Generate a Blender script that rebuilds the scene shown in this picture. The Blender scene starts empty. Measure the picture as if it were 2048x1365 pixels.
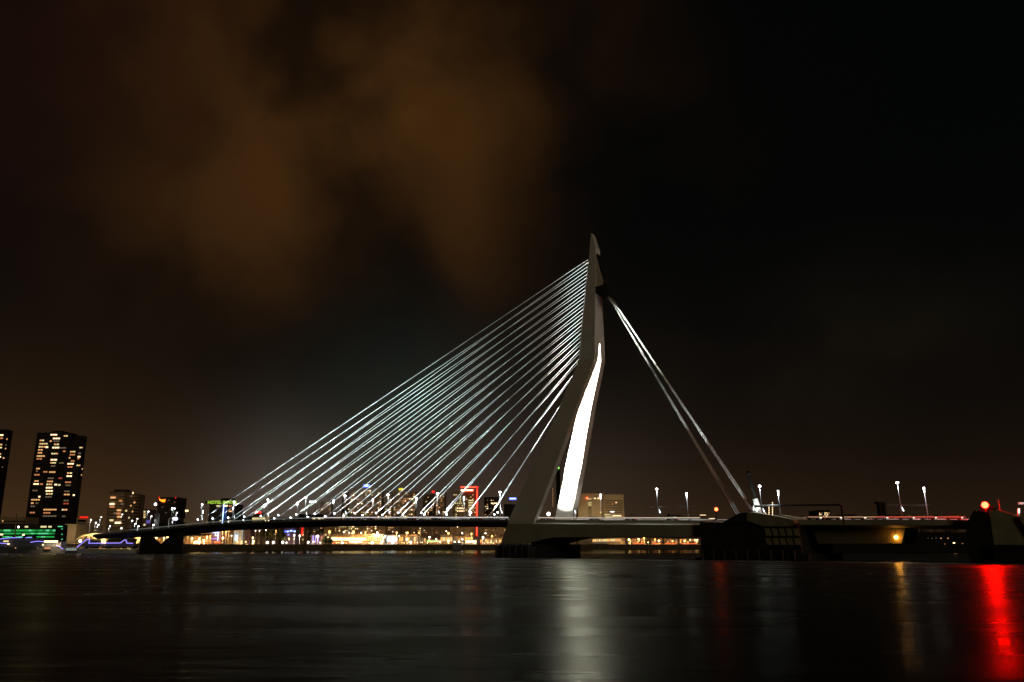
import bpy, bmesh, math, random
from mathutils import Vector, Matrix
import numpy as np
SC = bpy.context.scene
COL = SC.collection
# ------------------------------------------------------------------ camera
F, CX, CY, YH, HCAM = 1660.0, 1024.0, 682.5, 1091.5, 4.8
TH = math.atan((YH - CY) / F)
CT, ST = math.cos(TH), math.sin(TH)
cam_d = bpy.data.cameras.new('camera'); cam = bpy.data.objects.new('camera', cam_d); COL.objects.link(cam)
cam.location = (0, 0, HCAM); cam.rotation_euler = (math.pi / 2 + TH, 0, 0)
cam_d.sensor_width = 36.0; cam_d.lens = F / 2048 * 36.0
cam_d.clip_start = 0.5; cam_d.clip_end = 30000
SC.camera = cam

def ray(px, py):
    x = (px - CX) / F; y = (CY - py) / F
    return Vector((x, CT - ST * y, ST + CT * y))
def W(px, py, d):
    r = ray(px, py); t = d / r.y
    return Vector((r.x * t, d, HCAM + r.z * t))
def sdir(px, py):
    return ray(px, py).normalized()

# ------------------------------------------------------------------ render settings
SC.view_settings.view_transform = 'Standard'; SC.view_settings.look = 'None'
SC.view_settings.exposure = 0.0; SC.view_settings.gamma = 1.0
SC.render.engine = 'CYCLES'
cy = SC.cycles
cy.use_denoising = True
cy.use_adaptive_sampling = True; cy.adaptive_threshold = 0.004; cy.adaptive_min_samples = 24
cy.max_bounces = 5; cy.diffuse_bounces = 2; cy.glossy_bounces = 3; cy.transmission_bounces = 2; cy.volume_bounces = 0
cy.sample_clamp_direct = 0; cy.sample_clamp_indirect = 6
cy.use_light_tree = True
cy.caustics_reflective = False; cy.caustics_refractive = False

# ------------------------------------------------------------------ world: night sky over a city
world = bpy.data.worlds.new('World'); SC.world = world; world.use_nodes = True
nt = world.node_tree; N = nt.nodes; L = nt.links
for n in list(N): N.remove(n)
out = N.new('ShaderNodeOutputWorld'); bg = N.new('ShaderNodeBackground'); L.new(bg.outputs[0], out.inputs[0])
tc = N.new('ShaderNodeTexCoord')
def math_n(op, a, b=None, c=None, clamp=False):
    n = N.new('ShaderNodeMath'); n.operation = op; n.use_clamp = clamp
    for i, v in enumerate((a, b, c)):
        if v is None: continue
        if isinstance(v, (int, float)): n.inputs[i].default_value = v
        else: L.new(v, n.inputs[i])
    return n.outputs[0]
def vmath(op, a, b=None):
    n = N.new('ShaderNodeVectorMath'); n.operation = op
    for i, v in enumerate((a, b)):
        if v is None: continue
        if isinstance(v, (tuple, list, Vector)): n.inputs[i].default_value = tuple(v)
        else: L.new(v, n.inputs[i])
    return n
def scale_col(col, fac):
    n = N.new('ShaderNodeVectorMath'); n.operation = 'SCALE'; n.inputs[0].default_value = col
    L.new(fac, n.inputs['Scale']); return n.outputs[0]
def addv(a, b): return vmath('ADD', a, b).outputs[0]
DIR = vmath('NORMALIZE', tc.outputs['Generated']).outputs[0]
sep = N.new('ShaderNodeSeparateXYZ'); L.new(DIR, sep.inputs[0])
elev = math_n('ABSOLUTE', math_n('ARCSINE', sep.outputs[2]))
# wisps that distort the cloud shapes
nz = N.new('ShaderNodeTexNoise'); nz.inputs['Scale'].default_value = 3.2; nz.inputs['Detail'].default_value = 4; nz.inputs['Roughness'].default_value = 0.5
L.new(DIR, nz.inputs['Vector'])
warp = vmath('SCALE', vmath('SUBTRACT', nz.outputs['Color'], (0.5, 0.5, 0.5)).outputs[0]); warp.inputs['Scale'].default_value = 0.24
WD = vmath('NORMALIZE', addv(DIR, warp.outputs[0])).outputs[0]
mp = N.new('ShaderNodeMapping'); mp.inputs['Scale'].default_value = (3.6, 1.0, 3.4); mp.inputs['Rotation'].default_value = (0, 0.5, 0)
L.new(WD, mp.inputs['Vector'])
nz2 = N.new('ShaderNodeTexNoise'); nz2.inputs['Scale'].default_value = 1.25; nz2.inputs['Detail'].default_value = 4; nz2.inputs['Roughness'].default_value = 0.45
L.new(mp.outputs[0], nz2.inputs['Vector'])
cmod = N.new('ShaderNodeMapRange'); cmod.interpolation_type = 'SMOOTHSTEP'
cmod.inputs['From Min'].default_value = 0.34; cmod.inputs['From Max'].default_value = 0.66; cmod.inputs['To Min'].default_value = 0.15; cmod.inputs['To Max'].default_value = 1.35
L.new(nz2.outputs[0], cmod.inputs['Value'])
def blob(px, py, rad, vec, col, mod=None, power=1.0):
    dt = vmath('DOT_PRODUCT', vec, sdir(px, py)).outputs['Value']
    sg = math.radians(rad) * 0.5
    f = math_n('EXPONENT', math_n('MULTIPLY', math_n('SUBTRACT', dt, 1.0), 1.0 / sg ** 2))
    if mod is not None: f = math_n('MULTIPLY', f, mod)
    return scale_col(col, f)
total = None
def acc(v):
    global total
    total = v if total is None else addv(total, v)
base = N.new('ShaderNodeCombineXYZ'); base.inputs[0].default_value = 0.0009; base.inputs[1].default_value = 0.0012; base.inputs[2].default_value = 0.0012
acc(base.outputs[0])
# city skyglow hugging the horizon, weaker to the right
azf = N.new('ShaderNodeMapRange'); azf.inputs['From Min'].default_value = -0.1; azf.inputs['From Max'].default_value = 0.42
azf.inputs['To Min'].default_value = 1.0; azf.inputs['To Max'].default_value = 0.45
L.new(sep.outputs[0], azf.inputs['Value'])
g1 = math_n('MULTIPLY', math_n('EXPONENT', math_n('MULTIPLY', elev, -12.5)), azf.outputs[0])
acc(scale_col((0.049, 0.0225, 0.0070), g1))
g2 = math_n('MULTIPLY', math_n('EXPONENT', math_n('MULTIPLY', elev, -6.0)), azf.outputs[0])
acc(scale_col((0.0036, 0.0034, 0.0036), g2))
OR = (0.0265, 0.0102, 0.0019)
def sc3(c, k): return tuple(x * k for x in c)
for (px, py, rad, k) in ((800, 285, 11, 0.85), (440, 450, 7.5, 0.62), (570, 440, 7, 0.32), (640, 20, 12, 1.0), (520, 90, 9, 0.5), (700, 160, 9, 0.4), (880, 400, 9, 0.26), (150, 300, 10, 0.10), (250, 620, 6, 0.08), (300, 160, 12, 0.14), (1020, 60, 14, 0.5), (930, 500, 5, 0.2)):
    acc(blob(px, py, rad, WD, sc3(OR, k), cmod.outputs[0]))
acc(blob(60, 1000, 13, DIR, (0.011, 0.0045, 0.0006)))
acc(blob(60, 60, 14, WD, (0.006, 0.0015, 0.0008)))
acc(blob(1830, 640, 7, WD, (0.0032, 0.0024, 0.0012), cmod.outputs[0]))
acc(blob(1500, 820, 10, WD, (0.003, 0.0022, 0.0012), cmod.outputs[0]))
acc(blob(570, 1000, 6.8, DIR, (0.038, 0.038, 0.033)))  # haze lit by the cable floods, put into the sky colour
acc(blob(820, 850, 9, DIR, (0.004, 0.0095, 0.0082)))
acc(blob(960, 970, 8, DIR, (0.016, 0.011, 0.010)))
acc(blob(1210, 970, 7, DIR, (0.008, 0.007, 0.005)))
L.new(total, bg.inputs['Color']); bg.inputs['Strength'].default_value = 1.0

# faint warm light of the unseen city behind the camera (the only sun lamp)
PHI = math.radians(37)
U = Vector((math.cos(PHI), -math.sin(PHI), 0)); V = Vector((math.sin(PHI), math.cos(PHI), 0))
sun_d = bpy.data.lights.new('city_glow', 'SUN'); sun = bpy.data.objects.new('city_glow', sun_d); COL.objects.link(sun)
sun_d.energy = 0.27; sun_d.angle = math.radians(12); sun_d.color = (1.0, 0.80, 0.50)
sd = (U * 0.80 - V * 0.42 + Vector((0, 0, 0.22))).normalized()
sun.rotation_euler = sd.to_track_quat('Z', 'Y').to_euler()

# ------------------------------------------------------------------ materials
MATS = {}
def mat(name, col, rough=0.8, metal=0.0, noise=0.25, nscale=0.4, bump=0.0, spec=0.3):
    m = bpy.data.materials.new(name); m.use_nodes = True
    nt = m.node_tree; b = nt.nodes['Principled BSDF']
    b.inputs['Roughness'].default_value = rough; b.inputs['Metallic'].default_value = metal
    b.inputs['Specular IOR Level'].default_value = spec
    g = nt.nodes.new('ShaderNodeTexCoord'); t = nt.nodes.new('ShaderNodeTexNoise'); t.inputs['Scale'].default_value = nscale; t.inputs['Detail'].default_value = 6
    nt.links.new(g.outputs['Object'], t.inputs['Vector'])
    r = nt.nodes.new('ShaderNodeMapRange'); r.inputs['From Min'].default_value = .3; r.inputs['From Max'].default_value = .7
    r.inputs['To Min'].default_value = 1 - noise; r.inputs['To Max'].default_value = 1 + noise * .4
    nt.links.new(t.outputs[0], r.inputs['Value'])
    s = nt.nodes.new('ShaderNodeVectorMath'); s.operation = 'SCALE'; s.inputs[0].default_value = col
    nt.links.new(r.outputs[0], s.inputs['Scale']); nt.links.new(s.outputs[0], b.inputs['Base Color'])
    if bump:
        bp = nt.nodes.new('ShaderNodeBump'); bp.inputs['Strength'].default_value = bump
        nt.links.new(t.outputs[0], bp.inputs['Height']); nt.links.new(bp.outputs[0], b.inputs['Normal'])
    MATS[name] = m; return m
def emit(name, col, s):
    m = bpy.data.materials.new(name); m.use_nodes = True
    nt = m.node_tree; b = nt.nodes['Principled BSDF']
    b.inputs['Base Color'].default_value = (0.05, 0.05, 0.05, 1)
    b.inputs['Emission Color'].default_value = (*col, 1); b.inputs['Emission Strength'].default_value = s
    MATS[name] = m; return m
mat('pylon_paint', (0.60, 0.58, 0.53), 0.55, noise=0.09, nscale=0.12)
mat('cable_white', (0.80, 0.82, 0.80), 0.5, noise=0.03)
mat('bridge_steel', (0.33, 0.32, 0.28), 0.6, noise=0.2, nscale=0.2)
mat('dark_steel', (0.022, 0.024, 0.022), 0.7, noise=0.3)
mat('parapet', (0.78, 0.78, 0.74), 0.5, noise=0.1)
mat('fascia', (0.15, 0.155, 0.15), 0.5, noise=0.15)
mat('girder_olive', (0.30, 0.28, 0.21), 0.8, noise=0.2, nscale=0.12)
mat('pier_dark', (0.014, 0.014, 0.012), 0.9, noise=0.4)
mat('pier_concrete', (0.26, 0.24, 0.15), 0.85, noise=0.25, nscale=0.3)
mat('fender_timber', (.05, .045, .035), .9, noise=.5); mat('asphalt', (0.05, 0.05, 0.05), 0.9)
mat('quay_stone', (0.10, 0.08, 0.055), 0.9, noise=0.5, nscale=0.15)
mat('ground_mat', (0.06, 0.055, 0.045), 0.95, noise=0.4, nscale=0.05)
mat('lamp_grey', (0.17, 0.17, 0.17), 0.4, metal=0.0)
mat('brown_wall', (0.16, 0.11, 0.07), 0.9, noise=0.3, nscale=0.05)
mat('dark_wall', (0.035, 0.028, 0.022), 0.9, noise=0.3, nscale=0.05)
mat('black_wall', (0.009, 0.008, 0.007), 0.9, noise=0.3, nscale=0.05)
mat('beige_wall', (0.56, 0.44, 0.28), 0.9, noise=0.15, nscale=0.05)
mat('warm_wall', (0.30, 0.22, 0.13), 0.9, noise=0.3, nscale=0.06)
mat('grey_wall', (0.20, 0.20, 0.20), 0.9, noise=0.2, nscale=0.06)
mat('purple_wall', (0.12, 0.08, 0.12), 0.9, noise=0.2, nscale=0.06)
mat('white_wall', (0.7, 0.75, 0.75), 0.8, noise=0.1, nscale=0.06)
mat('hull_dark', (0.10, 0.11, 0.12), 0.5)
mat('hull_white', (0.42, 0.46, 0.46), 0.5)
mat('glass_dark', (0.01, 0.012, 0.014), 0.2, spec=0.6)
mat('bark', (0.05, 0.035, 0.02), 0.95)
mat('leaf', (0.035, 0.045, 0.015), 0.9, noise=0.6, nscale=0.5)
mat('car_paint', (0.10, 0.10, 0.11), 0.35, spec=0.6)
mat('bus_paint', (0.5, 0.32, 0.10), 0.4)
mat('rubber', (0.02, 0.02, 0.02), 0.9)
emit('win_warm', (1.0, 0.50, 0.19), 0.9); emit('win_bright', (1.0, 0.70, 0.38), 2.2); emit('win_orange', (1.0, 0.36, 0.13), 0.6)
emit('win_dim', (0.9, 0.62, 0.38), 0.16); emit('win_yellow', (1.0, 0.85, 0.40), 0.9); emit('win_green', (0.03, 1.0, 0.16), 0.42)
emit('win_green_dim', (0.05, 1.0, 0.2), 0.2); emit('win_teal', (0.14, 1.0, 0.40), 0.7); emit('win_red', (1.0, 0.16, 0.08), 0.4)
emit('lamp_white', (0.93, 0.97, 1.0), 12); emit('lamp_soft', (1.0, 0.90, 0.75), 7); emit('lamp_orange', (1.0, 0.40, 0.07), 6)
emit('lamp_gold', (1.0, 0.62, 0.22), 7)
emit('neon_red', (1.0, 0.012, 0.008), 1.5); emit('neon_redhot', (1.0, 0.10, 0.04), 2.5); emit('neon_blue', (0.05, 0.09, 1.0), 4.5); emit('neon_ice', (0.35, 0.55, 1.0), 3.5)
emit('neon_violet', (0.30, 0.25, 1.0), 1.7); emit('neon_lime', (0.55, 0.85, 0.08), 1.1); emit('neon_yellow', (0.85, 0.70, 0.05), 0.9)
emit('neon_white', (0.9, 0.95, 1.0), 2.6); emit('beacon_red', (1.0, 0.0012, 0.0004), 700); emit('nav_red', (1.0, 0.07, 0.02), 14)
emit('tail_red', (1.0, 0.07, 0.03), 1.6); emit('head_white', (1.0, 0.88, 0.72), 5); emit('neon_fire', (1.0, 0.22, 0.01), 3.0)
emit('shop_gold', (1.0, 0.50, 0.10), 1.3); emit('shop_hot', (1.0, 0.72, 0.34), 4.0); emit('shop_white', (0.8, 0.95, 1.0), 1.6); emit('shop_green', (0.4, 1.0, 0.3), 1.2)
emit('red_light', (1.0, 0.12, 0.03), 1.5)

# ------------------------------------------------------------------ helpers
class MB:
    def __init__(s): s.v = []; s.f = []
    def hexa(s, p):       # 8 points: bottom ring 0-3, top ring 4-7
        o = len(s.v); s.v += [Vector(q) for q in p]
        s.f += [tuple(o + i for i in f) for f in ((0, 3, 2, 1), (4, 5, 6, 7), (0, 1, 5, 4), (1, 2, 6, 5), (2, 3, 7, 6), (3, 0, 4, 7))]
        return s
    def box(s, x0, x1, y0, y1, z0, z1):
        return s.hexa([(x0, y0, z0), (x1, y0, z0), (x1, y1, z0), (x0, y1, z0), (x0, y0, z1), (x1, y0, z1), (x1, y1, z1), (x0, y1, z1)])
    def loft(s, rings, caps=True, closed=True):
        o = len(s.v); n = len(rings[0])
        for r in rings: s.v += [Vector(q) for q in r]
        for i in range(len(rings) - 1):
            for j in range(n if closed else n - 1):
                k = (j + 1) % n
                s.f.append((o + i * n + j, o + i * n + k, o + (i + 1) * n + k, o + (i + 1) * n + j))
        if caps:
            s.f.append(tuple(o + j for j in range(n))[::-1]); s.f.append(tuple(o + (len(rings) - 1) * n + j for j in range(n)))
        return s
    def tube(s, p0, p1, r0, r1=None, n=6):
        r1 = r0 if r1 is None else r1
        p0 = Vector(p0); p1 = Vector(p1); d = (p1 - p0).normalized()
        a = d.orthogonal().normalized(); b = d.cross(a)
        rg = []
        for p, r in ((p0, r0), (p1, r1)):
            rg.append([p + a * (r * math.cos(2 * math.pi * i / n)) + b * (r * math.sin(2 * math.pi * i / n)) for i in range(n)])
        return s.loft(rg)
    def path(s, pts, r, n=5):
        for a, b in zip(pts[:-1], pts[1:]): s.tube(a, b, r, n=n)
        return s
    def ball(s, c, r, seg=8, rg=5, sq=1.0):
        c = Vector(c); rings = []
        for i in range(rg + 1):
            t = math.pi * i / rg; rr = max(r * math.sin(t), r * 0.02)
            rings.append([c + Vector((rr * math.cos(2 * math.pi * j / seg), rr * math.sin(2 * math.pi * j / seg), -r * sq * math.cos(t))) for j in range(seg)])
        return s.loft(rings)
    def build(s, name, m, parent=None, smooth=False):
        me = bpy.data.meshes.new(name)
        off = parent_loc(parent)
        me.from_pydata([tuple(q - off) for q in s.v], [], s.f)
        bm = bmesh.new(); bm.from_mesh(me); bmesh.ops.recalc_face_normals(bm, faces=bm.faces); bm.to_mesh(me); bm.free()
        me.materials.append(MATS[m] if isinstance(m, str) else m)
        if smooth:
            for p in me.polygons: p.use_smooth = True
        o = bpy.data.objects.new(name, me); COL.objects.link(o)
        if parent is not None: o.parent = parent
        return o
def parent_loc(p):
    v = Vector((0, 0, 0))
    while p is not None:
        v = v + p.location; p = p.parent
    return v
def tag(o, label, cat, group=None, kind=None):
    if label: o['label'] = label
    if cat: o['category'] = cat
    if group: o['group'] = group
    if kind: o['kind'] = kind
    return o
def thing(name, loc, label, cat, group=None):
    o = bpy.data.objects.new(name, None); COL.objects.link(o); o.location = loc; o.empty_display_size = 1
    return tag(o, label, cat, group)
ORD = ['first', 'second', 'third', 'fourth', 'fifth', 'sixth', 'seventh', 'eighth', 'ninth', 'tenth', 'eleventh', 'twelfth', 'thirteenth', 'fourteenth', 'fifteenth', 'sixteenth', 'seventeenth', 'eighteenth', 'nineteenth', 'twentieth',
       'twenty-first', 'twenty-second', 'twenty-third', 'twenty-fourth', 'twenty-fifth', 'twenty-sixth', 'twenty-seventh', 'twenty-eighth', 'twenty-ninth', 'thirtieth', 'thirty-first', 'thirty-second', 'thirty-third', 'thirty-fourth', 'thirty-fifth',
       'thirty-sixth', 'thirty-seventh', 'thirty-eighth', 'thirty-ninth', 'fortieth', 'forty-first', 'forty-second', 'forty-third', 'forty-fourth', 'forty-fifth', 'forty-sixth', 'forty-seventh', 'forty-eighth', 'forty-ninth', 'fiftieth']
def lamp_light(name, loc, watts, col, parent, radius=0.4, kind='POINT', aim=None, cone=150):
    if aim is not None: kind = 'SPOT'
    d = bpy.data.lights.new(name, kind); d.energy = watts; d.color = col; d.shadow_soft_size = radius
    if aim is not None: d.spot_size = math.radians(cone); d.spot_blend = .25
    o = bpy.data.objects.new(name, d); COL.objects.link(o); o.location = Vector(loc) - parent_loc(parent); o.parent = parent
    if aim is not None: o.rotation_euler = (-Vector(aim)).normalized().to_track_quat('Z', 'Y').to_euler()
    return o
def soften(l, strength, mode='Linear', smooth=0):
    d = l.data; d.use_nodes = True; nt = d.node_tree; em = nt.nodes['Emission']
    f = nt.nodes.new('ShaderNodeLightFalloff'); f.inputs['Strength'].default_value = strength; f.inputs['Smooth'].default_value = smooth
    nt.links.new(f.outputs[mode], em.inputs['Strength'])
# unit box reused by all the windows
_ub = {}
def unit_box(m):
    if not isinstance(m, str): m = m.name
    if m not in _ub:
        b = MB().box(-.5, .5, -.5, .5, -.5, .5); me = bpy.data.meshes.new('window')
        me.from_pydata([tuple(q) for q in b.v], [], b.f); me.materials.append(MATS[m]); _ub[m] = me
    return _ub[m]
def window(parent, px, py, wpx, hpx, d, m, name='window'):
    c = W(px, py, d)
    k = c.y / F
    o = bpy.data.objects.new(name, unit_box(m)); COL.objects.link(o)
    o.parent = parent; o.location = c + Vector((0, -0.05, 0)) - parent_loc(parent)
    o.scale = (wpx * k, 0.3, hpx * k * 1.02)
    return o

# ------------------------------------------------------------------ bridge frame
P0 = Vector(((1090 - CX) / F * 352, 352, 0))
def B(s, v, z): return P0 + U * s + V * v + Vector((0, 0, z))
def un(px, py, vv):
    d = ray(px, py); o = Vector((0, 0, HCAM)); t = (vv - (o - P0).dot(V)) / d.dot(V); P = o + d * t
    return (P - P0).dot(U), P.z
DS = [-345, -306, -278, -257, -227, -194, -164, -133, -104, -55, -11, 11, 43, 76, 110, 158, 190]
DZ = [11.6, 13.0, 13.9, 14.8, 16.2, 16.7, 17.0, 17.1, 16.8, 15.9, 15.0, 14.5, 13.8, 13.2, 12.8, 11.9, 11.5]
def dz(s): return float(np.interp(s, DS, DZ))

# ------------------------------------------------------------------ water, land
def grid_sheet(name, pts, m, label=None):
    me = bpy.data.meshes.new(name); me.from_pydata(pts, [], [tuple(range(len(pts)))]); me.materials.append(m)
    o = bpy.data.objects.new(name, me); COL.objects.link(o); tag(o, label, None, None, 'structure'); return o
wm = bpy.data.materials.new('river_water'); wm.use_nodes = True
nt_ = wm.node_tree; nd = nt_.nodes; lk = nt_.links; pb = nd['Principled BSDF']
pb.inputs['Base Color'].default_value = (0.0015, 0.002, 0.0015, 1); pb.inputs['IOR'].default_value = 1.33
pb.inputs['Specular IOR Level'].default_value = 0.15; pb.inputs['Specular Tint'].default_value = (.84, 1.0, .88, 1)
g = nd.new('ShaderNodeTexCoord')
def wnoise(sx, sy, scale, det):
    m_ = nd.new('ShaderNodeMapping'); m_.inputs['Scale'].default_value = (sx, sy, 1); lk.new(g.outputs['Object'], m_.inputs['Vector'])
    t_ = nd.new('ShaderNodeTexNoise'); t_.inputs['Scale'].default_value = scale; t_.inputs['Detail'].default_value = det; lk.new(m_.outputs[0], t_.inputs['Vector']); return t_.outputs[0]
n1 = wnoise(0.30, 1.0, 0.8, 5); n2 = wnoise(0.16, 0.7, 0.12, 4)
mr = nd.new('ShaderNodeMapRange'); mr.inputs['From Min'].default_value = .3; mr.inputs['From Max'].default_value = .7; mr.inputs['To Min'].default_value = 0.20; mr.inputs['To Max'].default_value = 0.36
lk.new(n2, mr.inputs['Value']); lk.new(mr.outputs[0], pb.inputs['Roughness'])
b1 = nd.new('ShaderNodeBump'); b1.inputs['Strength'].default_value = 0.20; b1.inputs['Distance'].default_value = 0.35; lk.new(n1, b1.inputs['Height'])
b2 = nd.new('ShaderNodeBump'); b2.inputs['Strength'].default_value = 0.25; b2.inputs['Distance'].default_value = 1.2; lk.new(n2, b2.inputs['Height']); lk.new(b1.outputs[0], b2.inputs['Normal'])
lk.new(b2.outputs[0], pb.inputs['Normal'])
sx_ = nd.new('ShaderNodeSeparateXYZ'); lk.new(g.outputs['Object'], sx_.inputs[0])
ym = nd.new('ShaderNodeMapRange'); ym.inputs['From Min'].default_value = 480; ym.inputs['From Max'].default_value = 600; ym.inputs['To Min'].default_value = 1; ym.inputs['To Max'].default_value = .22
lk.new(sx_.outputs[1], ym.inputs['Value']); rm = nd.new('ShaderNodeMath'); rm.operation = 'MULTIPLY'; lk.new(mr.outputs[0], rm.inputs[0]); lk.new(ym.outputs[0], rm.inputs[1])
gl = nd.new('ShaderNodeBsdfGlossy'); gl.inputs['Color'].default_value = (.40, .425, .38, 1); df = nd.new('ShaderNodeBsdfDiffuse'); df.inputs['Color'].default_value = (.0015, .0022, .0016, 1)
fr = nd.new('ShaderNodeFresnel'); fr.inputs['IOR'].default_value = 1.33; mx = nd.new('ShaderNodeMixShader')
lk.new(rm.outputs[0], gl.inputs['Roughness'])
for n_ in (gl, df): lk.new(b2.outputs[0], n_.inputs['Normal'])
lk.new(fr.outputs[0], mx.inputs[0]); lk.new(df.outputs[0], mx.inputs[1]); lk.new(gl.outputs[0], mx.inputs[2]); lk.new(mx.outputs[0], nd['Material Output'].inputs['Surface'])
nd.remove(pb)
MATS['river_water'] = wm
grid_sheet('river_water', [(-9000, -300, 0), (9000, -300, 0), (9000, 9000, 0), (-9000, 9000, 0)], wm, 'dark river with soft light streaks')

QZ = 5.5
EP = [(-500, 600), (0, 620), (350, 665), (500, 760), (1000, 1000), (1400, 1060), (2600, 1200)]
def edge(px): return float(np.interp(px, [e[0] for e in EP], [e[1] for e in EP]))
def EW(px, extra=0, z=QZ):
    d = edge(px) + extra; return Vector(((px - CX) / F * d * 1.0 / 1.0 * (CT + ST * 0 if False else 1) / (CT) * 1.0, d, z)) if False else Vector((W(px, YH - 6, d).x, d, z))
line = [EW(px) for px in (-3500, -500, 0, 180, 350, 420, 500, 650, 800, 1000, 1200, 1400, 1800, 2600, 6000)]
gp = [tuple(p) for p in line] + [(9000, 9000, QZ), (-9000, 9000, QZ)]
grid_sheet('city_ground', gp, MATS['ground_mat'], 'flat city ground behind the far quay')
qb = MB()
for a, b in zip(line[:-1], line[1:]):
    n_ = Vector((0, 1.2, 0))
    qb.hexa([a + Vector((0, 0, -6.5)), b + Vector((0, 0, -6.5)), b + n_ + Vector((0, 0, -6.5)), a + n_ + Vector((0, 0, -6.5)), a + Vector((0, 0, .35)), b + Vector((0, 0, .35)), b + n_ + Vector((0, 0, .35)), a + n_ + Vector((0, 0, .35))])
tag(qb.build('quay_wall', 'quay_stone'), 'long dark stone quay wall along the far river bank', 'quay wall')
# nearer bank on the far right behind the lifting span
rb = [W(1625, YH - 1, 640), W(2400, YH - 1, 600), W(3600, YH - 1, 600)]
bk = MB(); q = [Vector((p.x, p.y, 0)) for p in rb]
top = [Vector((q[0].x, q[0].y, 6.2)), Vector((q[1].x, q[1].y, 6.2)), Vector((q[2].x, q[2].y, 6.2))]
bk.loft([[Vector((p.x, p.y, -1)) for p in q] + [Vector((q[2].x, 990, -1)), Vector((q[0].x + 60, 990, -1))], [p.copy() for p in top] + [Vector((q[2].x, 990, 6.2)), Vector((q[0].x + 60, 990, 6.2))]])
bo = bk.build('river_bank', 'pier_dark'); tag(bo, 'dark embankment behind the lifting span', None, None, 'structure')

# ------------------------------------------------------------------ the cable-stayed bridge
br = thing('cable_stayed_bridge', P0, 'white cable-stayed bridge with one kinked leaning pylon and a fan of floodlit cables', 'bridge')
# deck
def deck_section(s, hw, dep, edgeh=0.8, inset=3.0):
    z = dz(s)
    return [B(s, -hw, z), B(s, -hw, z - edgeh), B(s, -hw + inset, z - dep), B(s, hw - inset, z - dep), B(s, hw, z - edgeh), B(s, hw, z)]
m = MB()
ss = [-345, -325, -306, -290, -278, -257, -240, -227, -210, -194, -178, -164, -148, -133, -118, -104, -80, -55, -30, -9.2]
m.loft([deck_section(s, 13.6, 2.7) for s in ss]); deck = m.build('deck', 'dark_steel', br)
m = MB(); m.loft([[B(s, -13.2, dz(s) + .004 + .02), B(s, 13.2, dz(s) + .024), B(s, 13.2, dz(s) + .1), B(s, -13.2, dz(s) + .1)] for s in ss + [20, 50, 75]]); m.build('roadway', 'asphalt', deck)
def strip(s0, s1, v0, v1, z0, z1, n=24):
    r = []
    for i in range(n + 1):
        s = s0 + (s1 - s0) * i / n; z = dz(s)
        r.append([B(s, v0, z + z0), B(s, v1, z + z0), B(s, v1, z + z1), B(s, v0, z + z1)])
    return r
for sg in (-1, 1):
    m = MB(); m.loft(strip(-345, -9, sg * 13.62, sg * 13.95, -.75, .12)); m.build('edge_beam', 'fascia', deck)
    m = MB(); m.loft(strip(-345, -9, sg * 13.5, sg * 13.75, .14, 1.15) if False else strip(-345, -9, sg * 13.60, sg * 13.80, .75, 1.2))
    s = -344.0
    while s < -9:
        m.box(0, 0, 0, 0, 0, 0) if False else m.tube(B(s, sg * 13.69, dz(s) + .1), B(s, sg * 13.69, dz(s) + .85), .06, n=4); s += 3.6
    m.build('railing', 'parapet', deck)
def trail_line(s0, s1, m_, par, n=16, dv=13.98): MB().loft(strip(s0, s1, -dv, -dv + .12, .86, 1.06, n)).build('trail_or_kiosk_strip', m_, par)  # added glowing strip on the parapet, stands in for traffic light trails
emit('trail_grey', (.85, .95, .9), .16); emit('trail_white', (1, .95, .9), .85); emit('trail_cream', (1, .80, .62), .75); emit('trail_orange', (1, .5, .25), .55); emit('trail_red', (1, .12, .06), .75)
trail_line(-300, -131, 'trail_grey', deck); trail_line(-131, -9, 'trail_white', deck)
# deep box girder of the back span
m = MB(); r = []
for s, s_low, zb in ((-8.6, -12.4, 5.25), (-2, -2, 5.25), (2, 2, 5.7), (9, 9, 7.2), (14, 14, 7.9), (50, 50, 7.9), (76, 76, 7.7)):
    z = dz(s); r.append([B(s, -13.6, z), B(s, -13.6, z - .7), B(s, -14.78, z - 1.5), B(s_low, -14.78, zb), B(s_low, 14.78, zb), B(s, 14.78, z - 1.5), B(s, 13.6, z - .7), B(s, 13.6, z)])
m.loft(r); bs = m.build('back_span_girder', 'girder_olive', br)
for sg in (-1, 1):
    m = MB(); m.loft(strip(6, 75, sg * 13.60, sg * 13.80, .75, 1.2)); 
    s = 8.0
    while s < 75: m.tube(B(s, sg * 13.7, dz(s)), B(s, sg * 13.7, dz(s) + .82), .06, n=4); s += 3.6
    m.build('railing', 'parapet', bs)
trail_line(6, 75, 'trail_cream', bs)
# pylon
def pol(z, zs, vs): return float(np.interp(z, zs, vs))
AZ = [5.2, 15, 30, 62, 73, 79, 86, 100, 124, 135]; AS = [-11.5, -8.0, -1.3, 13.1, 17.8, 20.4, 21.0, 22.4, 25.0, 26.0]
DZi = [5.2, 15, 44, 56, 62, 79, 86]; DSi = [-8, -4.6, 6.9, 11.8, 14.5, 21.4, 22.6]
BZ = [5.2, 15, 33, 60, 78, 79.5, 86, 135]; BS = [2.0, 4.9, 11.8, 20.8, 27.6, 28.0, 28.1, 28.4]
VOz = [5.2, 15, 79, 86, 100, 110, 128, 135]; VO = [14.7, 14.7, 4.2, 3.9, 3.1, 2.6, 1.7, 1.4]
VIz = [5.2, 15, 44, 79, 87]; VI = [13.4, 12.4, 7.2, 1.25, 0.03]
zl = [5.2, 10, 15, 22, 30, 38, 44, 52, 62, 73, 79, 86]
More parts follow.
